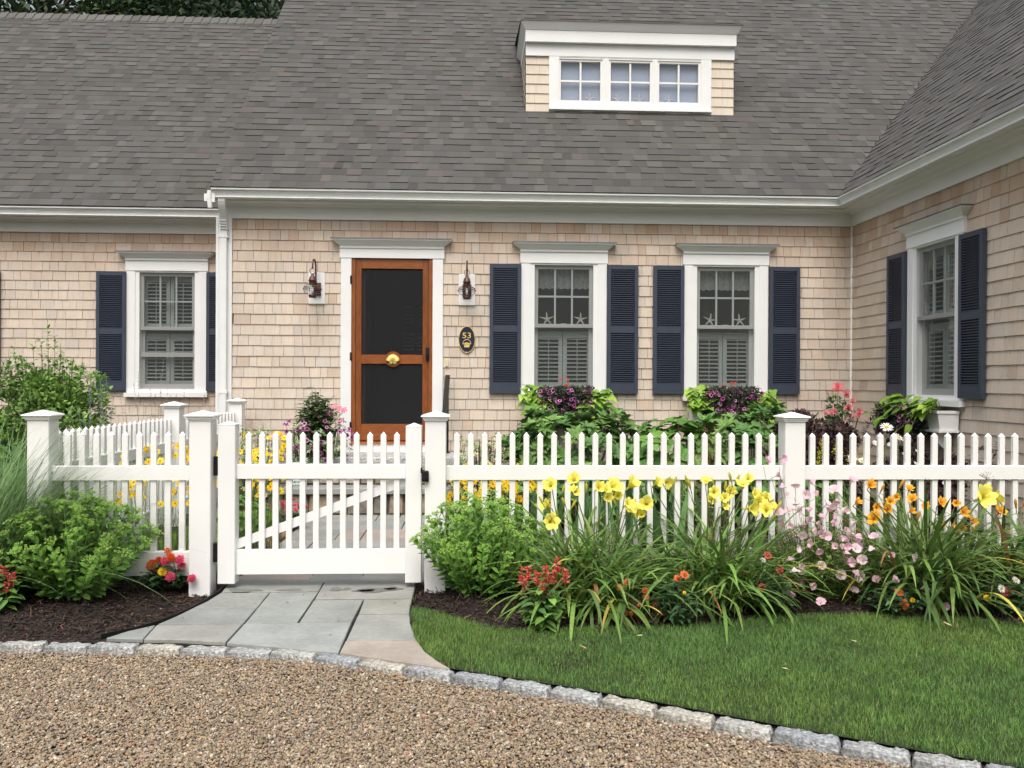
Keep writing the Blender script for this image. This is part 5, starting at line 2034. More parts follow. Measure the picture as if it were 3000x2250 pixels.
def leafy(name, label, cat, B, n, rx, h, seed, cols, L, Wd, group=None, prof='oval', flowers=(), kind=None, fs=(1., 1.), fY=0., matk='leaf', rows=4, ry=None, droop=.35, updir=.35, stemc=(.10, .15, .05)):
    """bushy plant: stems from the foot, whorls of leaves, blooms where the photo shows them"""
    rs = np.random.RandomState(seed)
    root = thing(name, label, cat, B, group)
    lf, st = MB(), MB()
    ry = ry or rx
    for i in range(n):
        q = math.sqrt((i+.5)/n)
        a = i*2.39996+rs.normal(0, .3)
        tip = A([rx*q*math.cos(a), ry*q*math.sin(a), h*(1-.55*q**2)*rs.uniform(.75, 1.05)])
        t = np.linspace(0, 1, 5)[:, None]
        P = A([tip[0]*.2, tip[1]*.2, 0])*(1-t)+tip*t+B+np.sin(t*3.14)*A([tip[0], tip[1], 0])*.15
        st.tube(P, np.linspace(.0035, .002, 5), 4, 0, jit(stemc, 1, .1, rs)[0], cap=False)
        k = 10
        f = np.linspace(.2, 1, k)
        pp = np.c_[[np.interp(f, t[:, 0], P[:, x]) for x in range(3)]].T
        az = np.arange(k)*2.2+rs.uniform(0, 6)
        d = np.c_[np.cos(az), np.sin(az), rs.normal(updir, .25, k)]
        sz = rs.uniform(*L, k)
        leaves(lf, pp, d, np.tile([0, 0, 1.], (k, 1)), sz, sz*rs.uniform(*Wd, k), pick(cols, k, None, .15, rs), rows, prof, .22, droop)
    for fl in flowers:
        u, v, kd, s = fl
        p = PY(u, v, B[1]+fY+rs.uniform(-.04, .04))
        bloom(kd, root, p, face(rs, .75, .3), s, 'flower', rs)
        scape(st, B+(p-B)*A([.4, .4, .2]), p-A([0, 0, .004]), rs, .0022, (.07, .11, .04))
    lf.obj('foliage', MT[matk], root, smooth=True)
    st.obj('stem', MT['stem'], root)
    return root


DG = [(.042, .085, .035), (.055, .11, .04), (.035, .07, .03), (.075, .14, .05)]
B = base_at(505, 1722)
leafy('zinnia', 'zinnia plant with orange, pink and yellow blooms at the left gate post', 'plant', B, 26, .15, .24, 21, DG, (.06, .095), (.5, .62), 'zinnias', 'oval',
      [(447, 1656, 'zo', 1.1), (483, 1643, 'zp', .85), (500, 1633, 'zo', .75), (491, 1613, 'zs', .9), (526, 1638, 'zp', .95), (532, 1660, 'zp', 1.0), (476, 1674, 'zy', 1.05), (499, 1690, 'zp', 1.1), (562, 1694, 'zp', .95), (465, 1640, 'zo', .6)], fY=-.10)
for u0, v0, h, rx, sd, lab, fl in ((1985, 1825, .27, .13, 22, 'bushy zinnia with two orange blooms between the yellow daylilies', [(2006, 1683, 'zs', 1.0), (1985, 1694, 'zs', .85), (2005, 1736, 'zy', .35)]),
                                   (2262, 1800, .30, .13, 23, 'zinnia with small red blooms left of the pink primroses', [(2249, 1626, 'zr', 1.1), (2285, 1668, 'zr', 1.05), (2234, 1720, 'zr', 1.1), (2236, 1641, 'shasta', .45)]),
                                   (2618, 1800, .18, .15, 24, 'low zinnia with two orange blooms before the orange daylily', [(2635, 1734, 'zs', 1.0), (2652, 1770, 'zs', 1.25), (2674, 1758, 'zy', .5)]),
                                   (2945, 1800, .25, .17, 25, 'zinnia with white and red blooms at the right picture edge', [(2934, 1724, 'shasta', .6), (2947, 1732, 'zr', 1.3), (2977, 1700, 'shasta', .6), (2893, 1752, 'zy', .8)])):
    leafy('zinnia', lab, 'plant', base_at(u0, v0), 20, rx, h, sd, [(.05, .105, .045), (.04, .085, .038), (.07, .135, .055)], (.04, .07), (.36, .46), 'zinnias', 'lance', fl, fY=-.06)


def salvia(B, h, rx, n, seed, label, pts):
    rs = np.random.RandomState(seed)
    root = leafy('salvia', label, 'plant', B, n, rx, h, seed, [(.13, .24, .05), (.10, .19, .05), (.075, .15, .045)], (.055, .085), (.6, .75), 'red salvias', 'oval', updir=.05)
    for (u, v, s) in pts:
        p = PY(u, v, B[1]-.04+rs.uniform(-.05, .05))
        m = MB()
        k = 34
        hgt = .075*s
        f = rs.uniform(0, 1, k)
        az = rs.uniform(0, 6.28, k)
        d = np.c_[np.cos(az), np.sin(az), rs.uniform(.1, .9, k)]
        leaves(m, p+np.c_[np.zeros(k), np.zeros(k), (f-.5)*hgt], d, rdir(k, rs), rs.uniform(.016, .034, k)*s, .011*s, pick([(.74, .09, .08), (.80, .20, .16), (.78, .42, .32), (.62, .06, .06)], k, [6, 4, 1.5, 3], .12, rs), 2, 'petal', .5, .3)
        m.tube([p-A([0, 0, .10*s]), p+A([0, 0, .03*s])], .002, 5, 0, (.30, .12, .06))
        m.obj('flower', MT['petal'], root)


salvia(base_at(1586, 1838), .24, .11, 16, 31, 'coral red salvia in front of the sedum and the yellow daylily', [(1530, 1690, 1.), (1548, 1680, .9), (1575, 1700, 1.15), (1598, 1680, .9), (1607, 1695, .8), (1625, 1690, .9), (1632, 1657, 1.), (1657, 1690, 1.05), (1590, 1718, .8), (1600, 1735, .7), (1537, 1712, .9)])
salvia(base_at(5, 1790), .25, .12, 14, 32, 'coral red salvia at the left picture edge', [(12, 1680, 1.), (-10, 1695, 1.), (30, 1705, 1.), (18, 1722, .8), (40, 1690, .6), (-25, 1680, .9)])
# low orange marigold-like annual between the daylilies
B = base_at(1885, 1815)
root = thing('marigold', 'thin low annual with small orange blooms under the yellow daylilies', 'plant', B)
rs = np.random.RandomState(33)
lf, st = MB(), MB()
wispy(lf, B, 46, .16, .16, 34, [(.06, .09, .035), (.08, .085, .04), (.05, .07, .03)], st=st, dens=12, L=(.015, .03), Wd=(.004, .008), stemc=(.12, .07, .04))
for (u, v) in ((1890, 1729), (1893, 1748), (1875, 1772), (1920, 1772), (1925, 1787), (1850, 1797), (1867, 1830), (1830, 1797), (1940, 1797), (1835, 1705), (1815, 1720)):
    bloom('zs', root, PY(u, v, B[1]-.03), face(rs, .8, .3), rs.uniform(.45, .75), 'flower', rs)
lf.obj('foliage', MT['leaf'], root)
st.obj('stem', MT['stem'], root)
# spent allium behind the fence rail height
root = thing('allium', 'dry spent allium seed head in front of the fence rail', 'plant', PY(2890, 1700, 5.25)*A([1, 1, 0]))
rs = np.random.RandomState(35)
c = PY(2890, 1404, 5.25)
m = MB()
m.tube([c*A([1, 1, 0]), c], .002, 5, 0, (.25, .2, .12))
m.obj('stem', MT['stem'], root)
m = MB()
for d in rdir(34, rs):
    m.tube([c, c+d*.045], .0006, 3, 0, (.22, .17, .12))
    blob(m, [c+d*.046], .0032, (.10, .08, .07))
m.obj('seed_head', MT['stem'], root)

# ================================================================ plants inside the fence
def coreopsis(B, rx, ry, h, n, nf, seed, label, zr, ur):
    rs = np.random.RandomState(seed)
    root = thing('coreopsis', label, 'plant', B, 'golden coreopsis')
    lf, st = MB(), MB()
    wispy(lf, B, n, rx, h*.62, seed, [(.08, .15, .03), (.11, .19, .04), (.06, .12, .03)], st=st, dens=26, L=(.03, .06), Wd=(.003, .006), ry=ry)
    for i in range(nf):
        q = A([rs.uniform(-rx, rx), rs.uniform(-ry, ry), rs.uniform(*zr)])+B
        bloom('cor', root, q, face(rs, .7, .6), rs.uniform(1.05, 1.45), 'flower', rs)
        scape(st, B+(q-B)*A([.75, .75, 0]), q, rs, .0010, (.12, .16, .05))
    lf.obj('foliage', MT['leaf'], root)
    st.obj('stem', MT['stem'], root)


coreopsis(A([-2.12, 6.1, .03]), .34, .22, .72, 60, 62, 51, 'golden yellow coreopsis behind the short left fence section', (.46, .88), 0)
coreopsis(A([-1.50, 6.15, .03]), .17, .2, .72, 46, 52, 52, 'golden yellow coreopsis behind the left stile of the gate', (.48, .93), 0)
coreopsis(A([.16, 5.88, .03]), .46, .20, .72, 84, 98, 53, 'wide golden yellow coreopsis behind the fence right of the gate', (.46, .72), 0)


def whorl_shrub(name, label, cat, C, rad_, nw, seed, cols, L=(.07, .10), wr=(.28, .36), k=9, group=None, matk='shiny', prof='lance', low=-.9, rows=4, droop=.25, el=(.2, .8), front=True):
    """shrub of leaf whorls on branches spread over an uneven ellipsoid"""
    rs = np.random.RandomState(seed)
    base = A([C[0], C[1], .02])
    root = thing(name, label, cat, base, group)
    lf, st = MB(), MB()
    n = 0
    while n < nw:
        d = rdir(1, rs)[0]
        if d[2] < low: continue
        if front and d[1] > .75: continue
        s = rs.uniform(.55, 1.0)**.5*(1+.10*math.sin(d[0]*7+seed)+.10*math.sin(d[2]*8+d[0]*5+seed))
        p = C+d*A(rad_)*s
        if p[2] < .06: continue
        n += 1
        ax = d*A([1, 1, 1])+A([0, 0, .75])+rs.normal(0, .25, 3)
        ax /= np.linalg.norm(ax)
        e1 = np.cross(ax, [.2, .9, .3])
        e1 /= np.linalg.norm(e1)
        e2 = np.cross(ax, e1)
        az = np.arange(k)*2*math.pi/k+rs.uniform(0, 6)
        elv = rs.uniform(*el, k)
        D = np.cos(az)[:, None]*e1+np.sin(az)[:, None]*e2+elv[:, None]*ax
        sz = rs.uniform(*L, k)
        c = pick(cols, 1, None, .1, rs)
        leaves(lf, np.tile(p, (k, 1))-ax*rs.uniform(0, .03, k)[:, None], D, np.tile(ax, (k, 1)), sz, sz*rs.uniform(*wr, k), np.clip(c*rs.normal(1, .1, (k, 1)), 0, 1), rows, prof, .22, droop)
        m0 = base+A([d[0]*rad_[0]*.15, d[1]*rad_[1]*.15, 0])
        if n % 3 == 0:
            t = np.linspace(0, 1, 5)[:, None]
            st.tube(m0*(1-t)+(p-ax*.02)*t+np.sin(t*3.14)*A([d[0], d[1], 0])*.05, np.linspace(.006, .0025, 5), 4, 0, (.09, .07, .04), cap=False)
    lf.obj('foliage', MT[matk], root, smooth=True)
    st.obj('stem', MT['stem'], root)
    return root, rs


RH = [(.090, .175, .045), (.072, .148, .042), (.115, .205, .055), (.080, .155, .052)]
for (C, rr, nw, sd, lab) in ((A([1.06, 8.72, .60]), (.80, .46, .46), 430, 61, 'dark green rhododendron under the window nearest the door'), (A([2.90, 8.72, .60]), (.68, .46, .47), 390, 62, 'dark green rhododendron under the right front window')):
    root, rs = whorl_shrub('rhododendron', lab, 'shrub', C, rr, nw, sd, RH, (.085, .13), (.38, .46), 8, 'rhododendrons under the windows', prof='oval', el=(.35, 1.1))
LG = [(.085, .185, .035), (.07, .16, .033), (.11, .215, .045)]
whorl_shrub('hydrangea', 'bright green hydrangea between the two rhododendrons behind the fence', 'shrub', A([1.92, 7.9, .62]), (.42, .35, .40), 120, 63, LG, (.10, .15), (.62, .75), 5, 'leafy hydrangeas', 'leaf', 'oval', droop=.35, el=(.0, .5))
whorl_shrub('hydrangea', 'bright green hydrangea behind the left fence post at the picture edge', 'shrub', A([-3.62, 6.0, .66]), (.45, .4, .40), 130, 64, [(.07, .16, .03), (.06, .14, .03), (.09, .20, .04)], (.10, .16), (.62, .75), 5, 'leafy hydrangeas', 'leaf', 'oval', droop=.35, el=(.0, .5))
# filler plants behind the fence
whorl_shrub('perennial', 'dark leafy perennial low behind the fence under the first rhododendron', 'plant', A([1.1, 7.6, .32]), (.8, .4, .30), 190, 65, RH, (.08, .12), (.4, .5), 7, None, 'leaf', 'oval')
whorl_shrub('perennial', 'dark leafy perennial low behind the fence beside the middle post', 'plant', A([2.75, 7.3, .34]), (.55, .4, .34), 150, 66, RH, (.07, .11), (.4, .5), 7, None, 'leaf', 'oval')
# variegated euonymus
VG = [(.30, .36, .17), (.38, .42, .22), (.16, .23, .08), (.11, .18, .06), (.42, .42, .20)]
for (C, rr, nw, sd, lab) in ((A([-2.17, 8.5, .50]), (.34, .30, .44), 420, 67, 'variegated cream and green shrub left of the entry steps'), (A([.12, 8.3, .42]), (.40, .28, .42), 430, 68, 'variegated cream and green shrub right of the entry steps')):
    whorl_shrub('euonymus', lab, 'shrub', C, rr, nw, sd, VG, (.022, .036), (.5, .65), 6, 'variegated shrubs', 'leaf', 'oval', rows=2)
# red coral bells
def coralbells(u, v, Y, seed, lab, n=230):
    rs = np.random.RandomState(seed)
    B = PY(u, v, Y)*A([1, 1, 0])+A([0, 0, .04])
    root = thing('coral_bells', lab, 'plant', B, 'coral bells')
    st, fl = MB(), MB()
    for i in range(14):
        tip = B+A([rs.normal(0, .10), rs.normal(0, .06), rs.uniform(.55, .98)])
        scape(st, B, tip, rs, .0014, (.16, .09, .06))
        k = n//14
        f = rs.uniform(0, .30, k)
        blob(fl, tip-A([0, 0, 1.])*f[:, None]+rs.normal(0, .022, (k, 3)), rs.uniform(.004, .0075, k), pick([(.42, .10, .10), (.50, .22, .17), (.36, .16, .10)], k, None, .15, rs))
    lf = MB()
    k = 60
    a = rs.uniform(0, 6.28, k)
    leaves(lf, B+np.c_[.15*np.cos(a)*rs.uniform(0, 1, k), .12*np.sin(a), rs.uniform(.1, .45, k)], np.c_[np.cos(a), np.sin(a), np.full(k, .3)], np.tile([0, 0, 1.], (k, 1)), .08, .075, pick(RH, k, None, .15, rs), 3, 'oval', .15, .3)
    fl.obj('flower', MT['petal'], root)
    st.obj('stem', MT['stem'], root)
    lf.obj('foliage', MT['leaf'], root)


coralbells(2080, 1400, 7.2, 71, 'coral bells with red flower sprays before the right rhododendron')
coralbells(2010, 1430, 6.6, 72, 'coral bells with red flower sprays behind the fence near the hydrangea', 160)


# shrubs at the left house corner
def fine_shrub(name, label, C, rr, n, seed, cols, L, Wd, shoots=(), group=None, matk='leaf', cat='shrub', clumps=26):
    rs = np.random.RandomState(seed)
    base = A([C[0], C[1], .02])
    root = thing(name, label, cat, base, group)
    lf, st = MB(), MB()
    cc = rdir(clumps, rs)
    cc = C+cc*A(rr)*rs.uniform(.45, .92, (clumps, 1))
    cr = rs.uniform(.16, .34, clumps)*np.mean(rr)
    ci = rs.randint(clumps, size=n)
    d = rdir(n, rs)
    P = cc[ci]+d*(cr[ci]*rs.uniform(.3, 1., n)**.5)[:, None]
    ok = P[:, 2] > .05
    P, d, ci = P[ok], d[ok], ci[ok]
    k = len(P)
    tone = rs.uniform(.75, 1.2, clumps)
    leaves(lf, P, d+rdir(k, rs)*.7+A([0, 0, .25]), d+A([0, 0, .8]), rs.uniform(*L, k), rs.uniform(*Wd, k), np.clip(pick(cols, k, None, .14, rs)*tone[ci][:, None], 0, 1), 2, 'oval', .25, .25)
    for i in range(clumps):
        t = np.linspace(0, 1, 5)[:, None]
        st.tube(base*(1-t)+cc[i]*t, np.linspace(.010, .004, 5), 5, 0, (.09, .065, .04), cap=False)
    for (u, v, Y) in shoots:
        tip = PY(u, v, Y)
        t = np.linspace(0, 1, 6)[:, None]
        Q = (C+(tip-C)*A([.75, .6, .25]))*(1-t)+tip*t
        st.tube(Q, np.linspace(.004, .0015, 6), 4, 0, (.12, .16, .05), cap=False)
        k = 34
        f = rs.uniform(.1, 1, k)
        pp = np.c_[[np.interp(f, t[:, 0], Q[:, x]) for x in range(3)]].T
        dd = rdir(k, rs)*A([1, 1, .4])+A([0, 0, .5])
        leaves(lf, pp, dd, np.tile([0, 0, 1.], (k, 1)), rs.uniform(*L, k)*1.1, rs.uniform(*Wd, k), pick([A(c)*1.35 for c in cols], k, None, .12, rs), 2, 'oval', .25, .2)
    lf.obj('foliage', MT[matk], root, smooth=True)
    st.obj('stem', MT['bark'], root)
    return root


fine_shrub('lilac_shrub', 'tall loose green shrub against the left wall beside the shutter', A([-4.12, 8.55, .86]), (.80, .45, .76), 14000, 81, [(.115, .205, .042), (.09, .165, .037), (.15, .25, .055)], (.04, .065), (.022, .036),
           [(140, 965, 8.5), (178, 1005, 8.5), (95, 1010, 8.5), (60, 1040, 8.5), (215, 1045, 8.5), (20, 1055, 8.5), (262, 1090, 8.4), (290, 1110, 8.4), (325, 1140, 8.3), (120, 1000, 8.4), (205, 1075, 8.3), (160, 985, 8.4), (40, 1020, 8.4), (240, 1060, 8.4), (5, 1080, 8.4), (275, 1120, 8.3), (75, 1065, 8.3), (185, 1030, 8.3), (230, 1100, 8.2)], clumps=60)
# burgundy shrubs on the right
BU = [(.050, .026, .028), (.035, .020, .022), (.075, .040, .038), (.045, .035, .03)]
fine_shrub('weigela', 'dark burgundy leaved shrub behind the roses and daisies', A([3.35, 8.1, .62]), (.52, .4, .50), 9500, 82, BU, (.045, .07), (.02, .032), [(2495, 1225, 8.), (2560, 1215, 8.), (2610, 1225, 8.), (2430, 1265, 8.), (2650, 1245, 8.)], 'burgundy shrubs', 'shiny')
fine_shrub('weigela', 'dark burgundy leaved shrub under the wing window box', A([3.75, 6.9, .40]), (.46, .4, .38), 6000, 83, BU, (.045, .07), (.02, .032), [(2815, 1310, 6.8), (2870, 1310, 6.8), (2930, 1300, 6.8)], 'burgundy shrubs', 'shiny')
# yellow flowering spikes
root = thing('goldenrod', 'yellow flowering plant behind the fence right of the middle post', 'plant', PY(2440, 1500, 6.5)*A([1, 1, 0]))
rs = np.random.RandomState(84)
lf, fl = MB(), MB()
B = PY(2440, 1500, 6.5)*A([1, 1, 0])
wispy(lf, B, 60, .26, .62, 85, [(.09, .18, .03), (.12, .22, .04), (.07, .15, .03)], dens=22, st=lf, L=(.04, .07), Wd=(.010, .018))
for (u, v) in ((2412, 1330), (2418, 1352), (2410, 1310), (2450, 1312), (2456, 1330), (2425, 1375), (2398, 1340), (2530, 1330), (2520, 1352), (2400, 1370), (2462, 1350), (2490, 1365), (2570, 1370)):
    p = PY(u, v, 6.5+rs.uniform(-.1, .1))
    k = 40
    fl = MB()
    leaves(fl, p+rs.normal(0, 1, (k, 3))*A([.012, .012, .035]), rdir(k, rs)+A([0, 0, .6]), rdir(k, rs), rs.uniform(.015, .03, k), .006, pick([(.80, .68, .06), (.72, .62, .10), (.60, .58, .08)], k, None, .1, rs), 2, 'lance', .3, .2)
    fl.obj('flower', MT['petal'], root)
lf.obj('foliage', MT['leaf'], root)
# shasta daisies
B = PY(2620, 1500, 6.2)*A([1, 1, 0])
root = thing('shasta_daisy', 'white shasta daisies with yellow centres above the fence pickets', 'plant', B)
rs = np.random.RandomState(86)
lf, st = MB(), MB()
wispy(lf, B, 60, .30, .5, 87, [(.07, .14, .035), (.09, .17, .04), (.05, .11, .03)], st=st, dens=20, L=(.04, .08), Wd=(.010, .016))
for (u, v, s) in ((2597, 1252, 1.25), (2632, 1281, 1.05), (2570, 1300, 1.), (2611, 1305, .9), (2651, 1334, .8), (2693, 1324, .8), (2498, 1342, .9), (2525, 1350, .8), (2687, 1360, .7), (2772, 1418, .8)):
    p = PY(u, v, 6.2)
    bloom('shasta', root, p, A([rs.normal(0, .25), -.55, .8]), s, 'flower', rs)
    scape(st, B+(p-B)*A([.8, .8, 0]), p, rs, .0022, (.10, .17, .05))
lf.obj('foliage', MT['leaf'], root)
st.obj('stem', MT['stem'], root)
# rose
B = PY(2450, 1400, 8.6)*A([1, 1, 0])
root = fine_shrub('rose_bush', 'pink rose bush in front of the inner corner of the house', B+A([0, 0, .78]), (.22, .2, .45), 700, 88, [(.045, .085, .035), (.06, .10, .04), (.035, .07, .03)], (.04, .065), (.025, .04), clumps=12)
rs = np.random.RandomState(89)
st = MB()
for (u, v, s) in ((2456, 1135, 1.15), (2477, 1153, 1.2), (2416, 1208, .85), (2434, 1212, .85), (2486, 1196, .95), (2518, 1205, .95), (2500, 1175, .8), (2466, 1238, .85), (2444, 1204, .7), (2490, 1218, .7), (2515, 1218, .75)):
    p = PY(u, v, 8.5)
    bloom('rose', root, p, face(rs, .5, .45), s*1.25, 'flower', rs)
    scape(st, B+A([0, 0, .5])+(p-B)*A([.4, .4, .0]), p, rs, .003, (.08, .12, .05))
for (u, v) in ((2428, 1160), (2440, 1150), (2450, 1165)):
    bloom('dlob', root, PY(u, v, 8.5), A([rs.normal(0, .3), -.3, 1]), .6, 'bud', rs)
st.obj('stem', MT['stem'], root)
# russian sage: grey stems with violet spikes
B = PY(360, 1420, 8.0)*A([1, 1, 0])
root = thing('russian_sage', 'wispy violet Russian sage between the left fence and the left window', 'plant', B)
rs = np.random.RandomState(90)
st, fl = MB(), MB()
SAGE = [(268, 1105), (293, 1098), (285, 1150), (277, 1170), (206, 1195), (230, 1200), (243, 1215), (300, 1130), (262, 1140), (310, 1105), (330, 1180), (390, 1120), (440, 1130), (470, 1090), (480, 1050), (455, 1150), (420, 1180), (500, 1160), (520, 1150), (365, 1200), (405, 1090), (350, 1150), (540, 1130), (490, 1120), (600, 1150), (250, 1240), (440, 1215), (470, 1190)]
for i, (u, v) in enumerate(SAGE):
    Y = 7.9+rs.uniform(-.2, .2)
    tip = PY(u, v, Y)
    b = B+A([(tip[0]-B[0])*.7, rs.normal(0, .1), .05])
    t = np.linspace(0, 1, 9)[:, None]
    P = b*(1-t)+tip*t+np.sin(t*3.1)*rs.normal(0, .03, 3)
    st.tube(P, np.linspace(.0022, .001, 9), 4, 0, (.30, .31, .26), cap=False)
    dens = 46 if i < 9 else 18
    f = rs.uniform(.70 if i < 9 else .78, 1, dens)
    f = np.round(f*40)/40.+rs.normal(0, .002, dens)
    pp = np.c_[[np.interp(f, t[:, 0], P[:, x]) for x in range(3)]].T
    leaves(fl, pp, rdir(dens, rs)*A([1, 1, .5]), rdir(dens, rs), rs.uniform(.008, .016, dens), .006, pick([(.20, .19, .38), (.28, .27, .42), (.34, .34, .38)] if i < 9 else [(.36, .37, .36), (.30, .30, .36)], dens, None, .12, rs), 1, 'oval', .3, .2)
    k = 22
    f = rs.uniform(.1, .7, k)
    pp = np.c_[[np.interp(f, t[:, 0], P[:, x]) for x in range(3)]].T
    leaves(st, pp, rdir(k, rs)+A([0, 0, .5]), rdir(k, rs), rs.uniform(.02, .04, k), .007, pick([(.22, .26, .17), (.28, .31, .22)], k, None, .1, rs), 2, 'lance', .3, .2)
st.obj('stem', MT['stem'], root)
fl.obj('flower', MT['petal'], root)

# ---- planter by the door: mandevilla over purple petunias
PB = A([-1.62, 9.02, .549])
root = thing('planter', 'black pot on the steps left of the door', 'plant pot', PB)
m = MB()
m.lathe([(0, .549), (.15, .549), (.17, .56), (.20, .80), (.215, .81), (.215, .83), (.19, .83), (.185, .79), (0, .79)], (PB[0], PB[1], 0), 24)
m.obj('pot', MT['black'], root, smooth=True)
rt = leafy('mandevilla', 'pink mandevilla rising from the pot left of the door', 'plant', PB+A([0, 0, .24]), 54, .19, .47, 91, [(.05, .10, .035), (.035, .075, .03), (.07, .13, .04)], (.075, .105), (.45, .55), None, 'oval',
           [(925, 1208, 'man', .9), (935, 1220, 'man', .7), (978, 1193, 'man', 1.), (995, 1197, 'man', .9), (1010, 1202, 'man', 1.), (1003, 1232, 'man', .9), (962, 1216, 'man', .6), (988, 1200, 'man', .8)], fY=-.1, matk='shiny')
rt, rs = whorl_shrub('petunia', 'trailing purple petunias spilling over the black pot', 'plant', PB+A([0, -.05, .12]), (.40, .30, .34), 330, 92, [(.08, .14, .05), (.06, .11, .04), (.11, .17, .07), (.26, .32, .2)], (.022, .04), (.45, .6), 6, 'petunias', 'leaf', 'oval', rows=2)
k = 0
while k < 60:
    d = rdir(1, rs)[0]
    if d[1] > .1 or d[2] < -.8: continue
    p = PB+A([0, -.05, .12])+d*A([.42, .32, .35])*rs.uniform(.9, 1.05)
    bloom('pet', rt, p, d+A([0, -.6, .2]), rs.uniform(1.0, 1.35), 'flower', rs)
    k += 1
rt = leafy('geranium', 'small magenta flowering plant at the foot of the steps', 'plant', A([-1.62, 7.6, .03]), 14, .14, .22, 93, DG, (.04, .06), (.6, .8), None, 'oval')
rs = np.random.RandomState(94)
for i in range(22):
    bloom('zp', rt, A([-1.58, 7.55, .24])+rs.normal(0, 1, 3)*A([.07, .05, .04]), face(rs, .7, .4), rs.uniform(.4, .6), 'flower', rs)
whorl_shrub('perennial', 'leafy green perennial beside the path inside the gate', 'plant', A([-1.92, 7.2, .18]), (.2, .3, .2), 80, 95, LG, (.05, .08), (.5, .6), 6, None, 'leaf', 'oval')
# rounded boulders edging the path inside the gate
for i, (x, y, r, lab) in enumerate(((-1.60, 6.75, .085, 'reddish boulder edging the path inside the gate, nearest the fence'), (-1.63, 7.25, .10, 'reddish boulder edging the path inside the gate, nearer the steps'))):
    m = MB()
    rs = np.random.RandomState(i+2)
    u_, v_ = np.meshgrid(np.linspace(0, 2*math.pi, 17)[:-1], np.linspace(.02, math.pi-.02, 10))
    d = np.stack([np.cos(u_)*np.sin(v_), np.sin(u_)*np.sin(v_), np.cos(v_)], -1).reshape(-1, 3)
    rr = r*(1+.12*np.sin(d[:, 0]*4+i)+.10*np.sin(d[:, 1]*5+d[:, 2]*3))
    Fc = [[a*16+b, a*16+(b+1) % 16, (a+1)*16+(b+1) % 16, (a+1)*16+b] for a in range(9) for b in range(16)]
    m.add(d*rr[:, None]*A([1.1, 1, .8])+A([x, y, r*.55]), Fc, 0, (.36, .20, .13))
    tag(m.obj('boulder', MT['field'], smooth=True), lab, 'boulder', 'boulders along the path')


# ---- window box plantings
def vine(M, x0, x1, y0, z0, z1, n, seed, label, hang=.12):
    rs = np.random.RandomState(seed)
    loc = M @ Vector(((x0+x1)/2, y0, 1.10))
    root = thing('sweet_potato_vine', label, 'plant', loc, 'chartreuse sweet potato vines')
    m, st = MB(), MB()
    for i in range(n):
        f = rs.uniform(0, 1)
        x = rs.uniform(x0, x1)
        zc = z0+(z1-z0)*f
        y = y0-.05-.17*(1-f)*rs.uniform(.5, 1.1)
        if rs.rand() < .16: zc -= hang*rs.uniform(.2, 1); y -= .06
        d = A([rs.normal(0, .6)+(x-(x0+x1)/2)*2.2, -.85, rs.normal(-.25, .3)])
        L = rs.uniform(.095, .145)
        c = pick([(.18, .30, .040), (.14, .25, .035), (.22, .345, .055), (.115, .215, .035)], 1, None, .08, rs)
        p = A([x, y, zc])
        dn = d/np.linalg.norm(d)
        leaves(m, [p], [d], [A([0, -.35, 1.])+rs.normal(0, .2, 3)], L, L*.92, c, 5, 'heart', .16, .35)
        st.tube([A([(x+x0+x1)/3, y0+.05, 1.10]), (A([(x+x0+x1)/3, y0+.05, 1.10])+p)/2+A([0, 0, .03]), p], .0018, 4, 0, (.20, .30, .06), cap=False)
    m.obj('foliage', MT['leaf'], root, M)
    st.obj('stem', MT['stem'], root, M)


def calib(M, x0, x1, z0, z1, n, nf, seed, label, y0=-.24, deep=.14, red=0):
    rs = np.random.RandomState(seed)
    root = thing('petunia', label, 'plant', M @ Vector(((x0+x1)/2, y0, 1.10)), 'petunias')
    m = MB()
    q = rs.uniform(0, 1, n)
    P = np.c_[rs.uniform(x0, x1, n), y0+rs.uniform(-deep, deep, n), z0+(z1-z0)*q]
    d = rdir(n, rs)+A([0, -.5, .2])
    leaves(m, P, d, rdir(n, rs)+A([0, -.4, .6]), rs.uniform(.022, .04, n), rs.uniform(.012, .02, n), pick([(.035, .05, .03), (.05, .085, .035), (.04, .025, .035), (.03, .03, .028)], n, None, .15, rs), 1, 'oval', .2, .2)
    m.obj('foliage', MT['leaf'], root, M)
    for i in range(nf):
        p = M @ Vector((rs.uniform(x0, x1), y0-deep*rs.uniform(.6, 1.05), z0+(z1-z0)*rs.uniform(.0, .95)))
        dv = (M.to_3x3() @ Vector((rs.normal(0, .5), -1, .35+rs.normal(0, .3))))
        link(FM['pet'][0 if rs.rand() < .62 else 1], 'flower', root, align(p, dv, rs.uniform(0, 6), rs.uniform(1.0, 1.4)))
    for i in range(red):
        p = M @ Vector(((x0+x1)/2+rs.normal(-.02, .05), y0-.03, z1+rs.uniform(.0, .09)))
        link(FM['zr'][0], 'flower', root, align(p, (0, -1, .5), 0, rs.uniform(.7, .9)))


for (M, s, w, sd) in ((MB1, 1, 'the window nearest the door', 101), (MB2, 1, 'the right front window', 111)):
    vine(M, -.48, -.21, -.16, 1.06, 1.31, 50, sd, 'chartreuse sweet potato vine in the left of the box under '+w, .22)
    vine(M, .20, .48, -.16, 1.06, 1.27, 50, sd+1, 'chartreuse sweet potato vine in the right of the box under '+w, .22)
    calib(M, -.30, .30, .96, 1.29, 4200, 62, sd+2, 'dark purple petunias in the middle of the window box under '+w, red=5)
vine(MB3, -.46, .02, -.17, 1.08, 1.25, 40, 121, 'chartreuse sweet potato vine at the back end of the wing window box', .10)
vine(MB3, .05, .46, -.17, 1.07, 1.22, 34, 122, 'chartreuse sweet potato vine at the front end of the wing window box', .16)
calib(MB3, -.46, .24, .86, 1.14, 5200, 80, 123, 'dark purple petunias trailing over the wing window box', deep=.15)

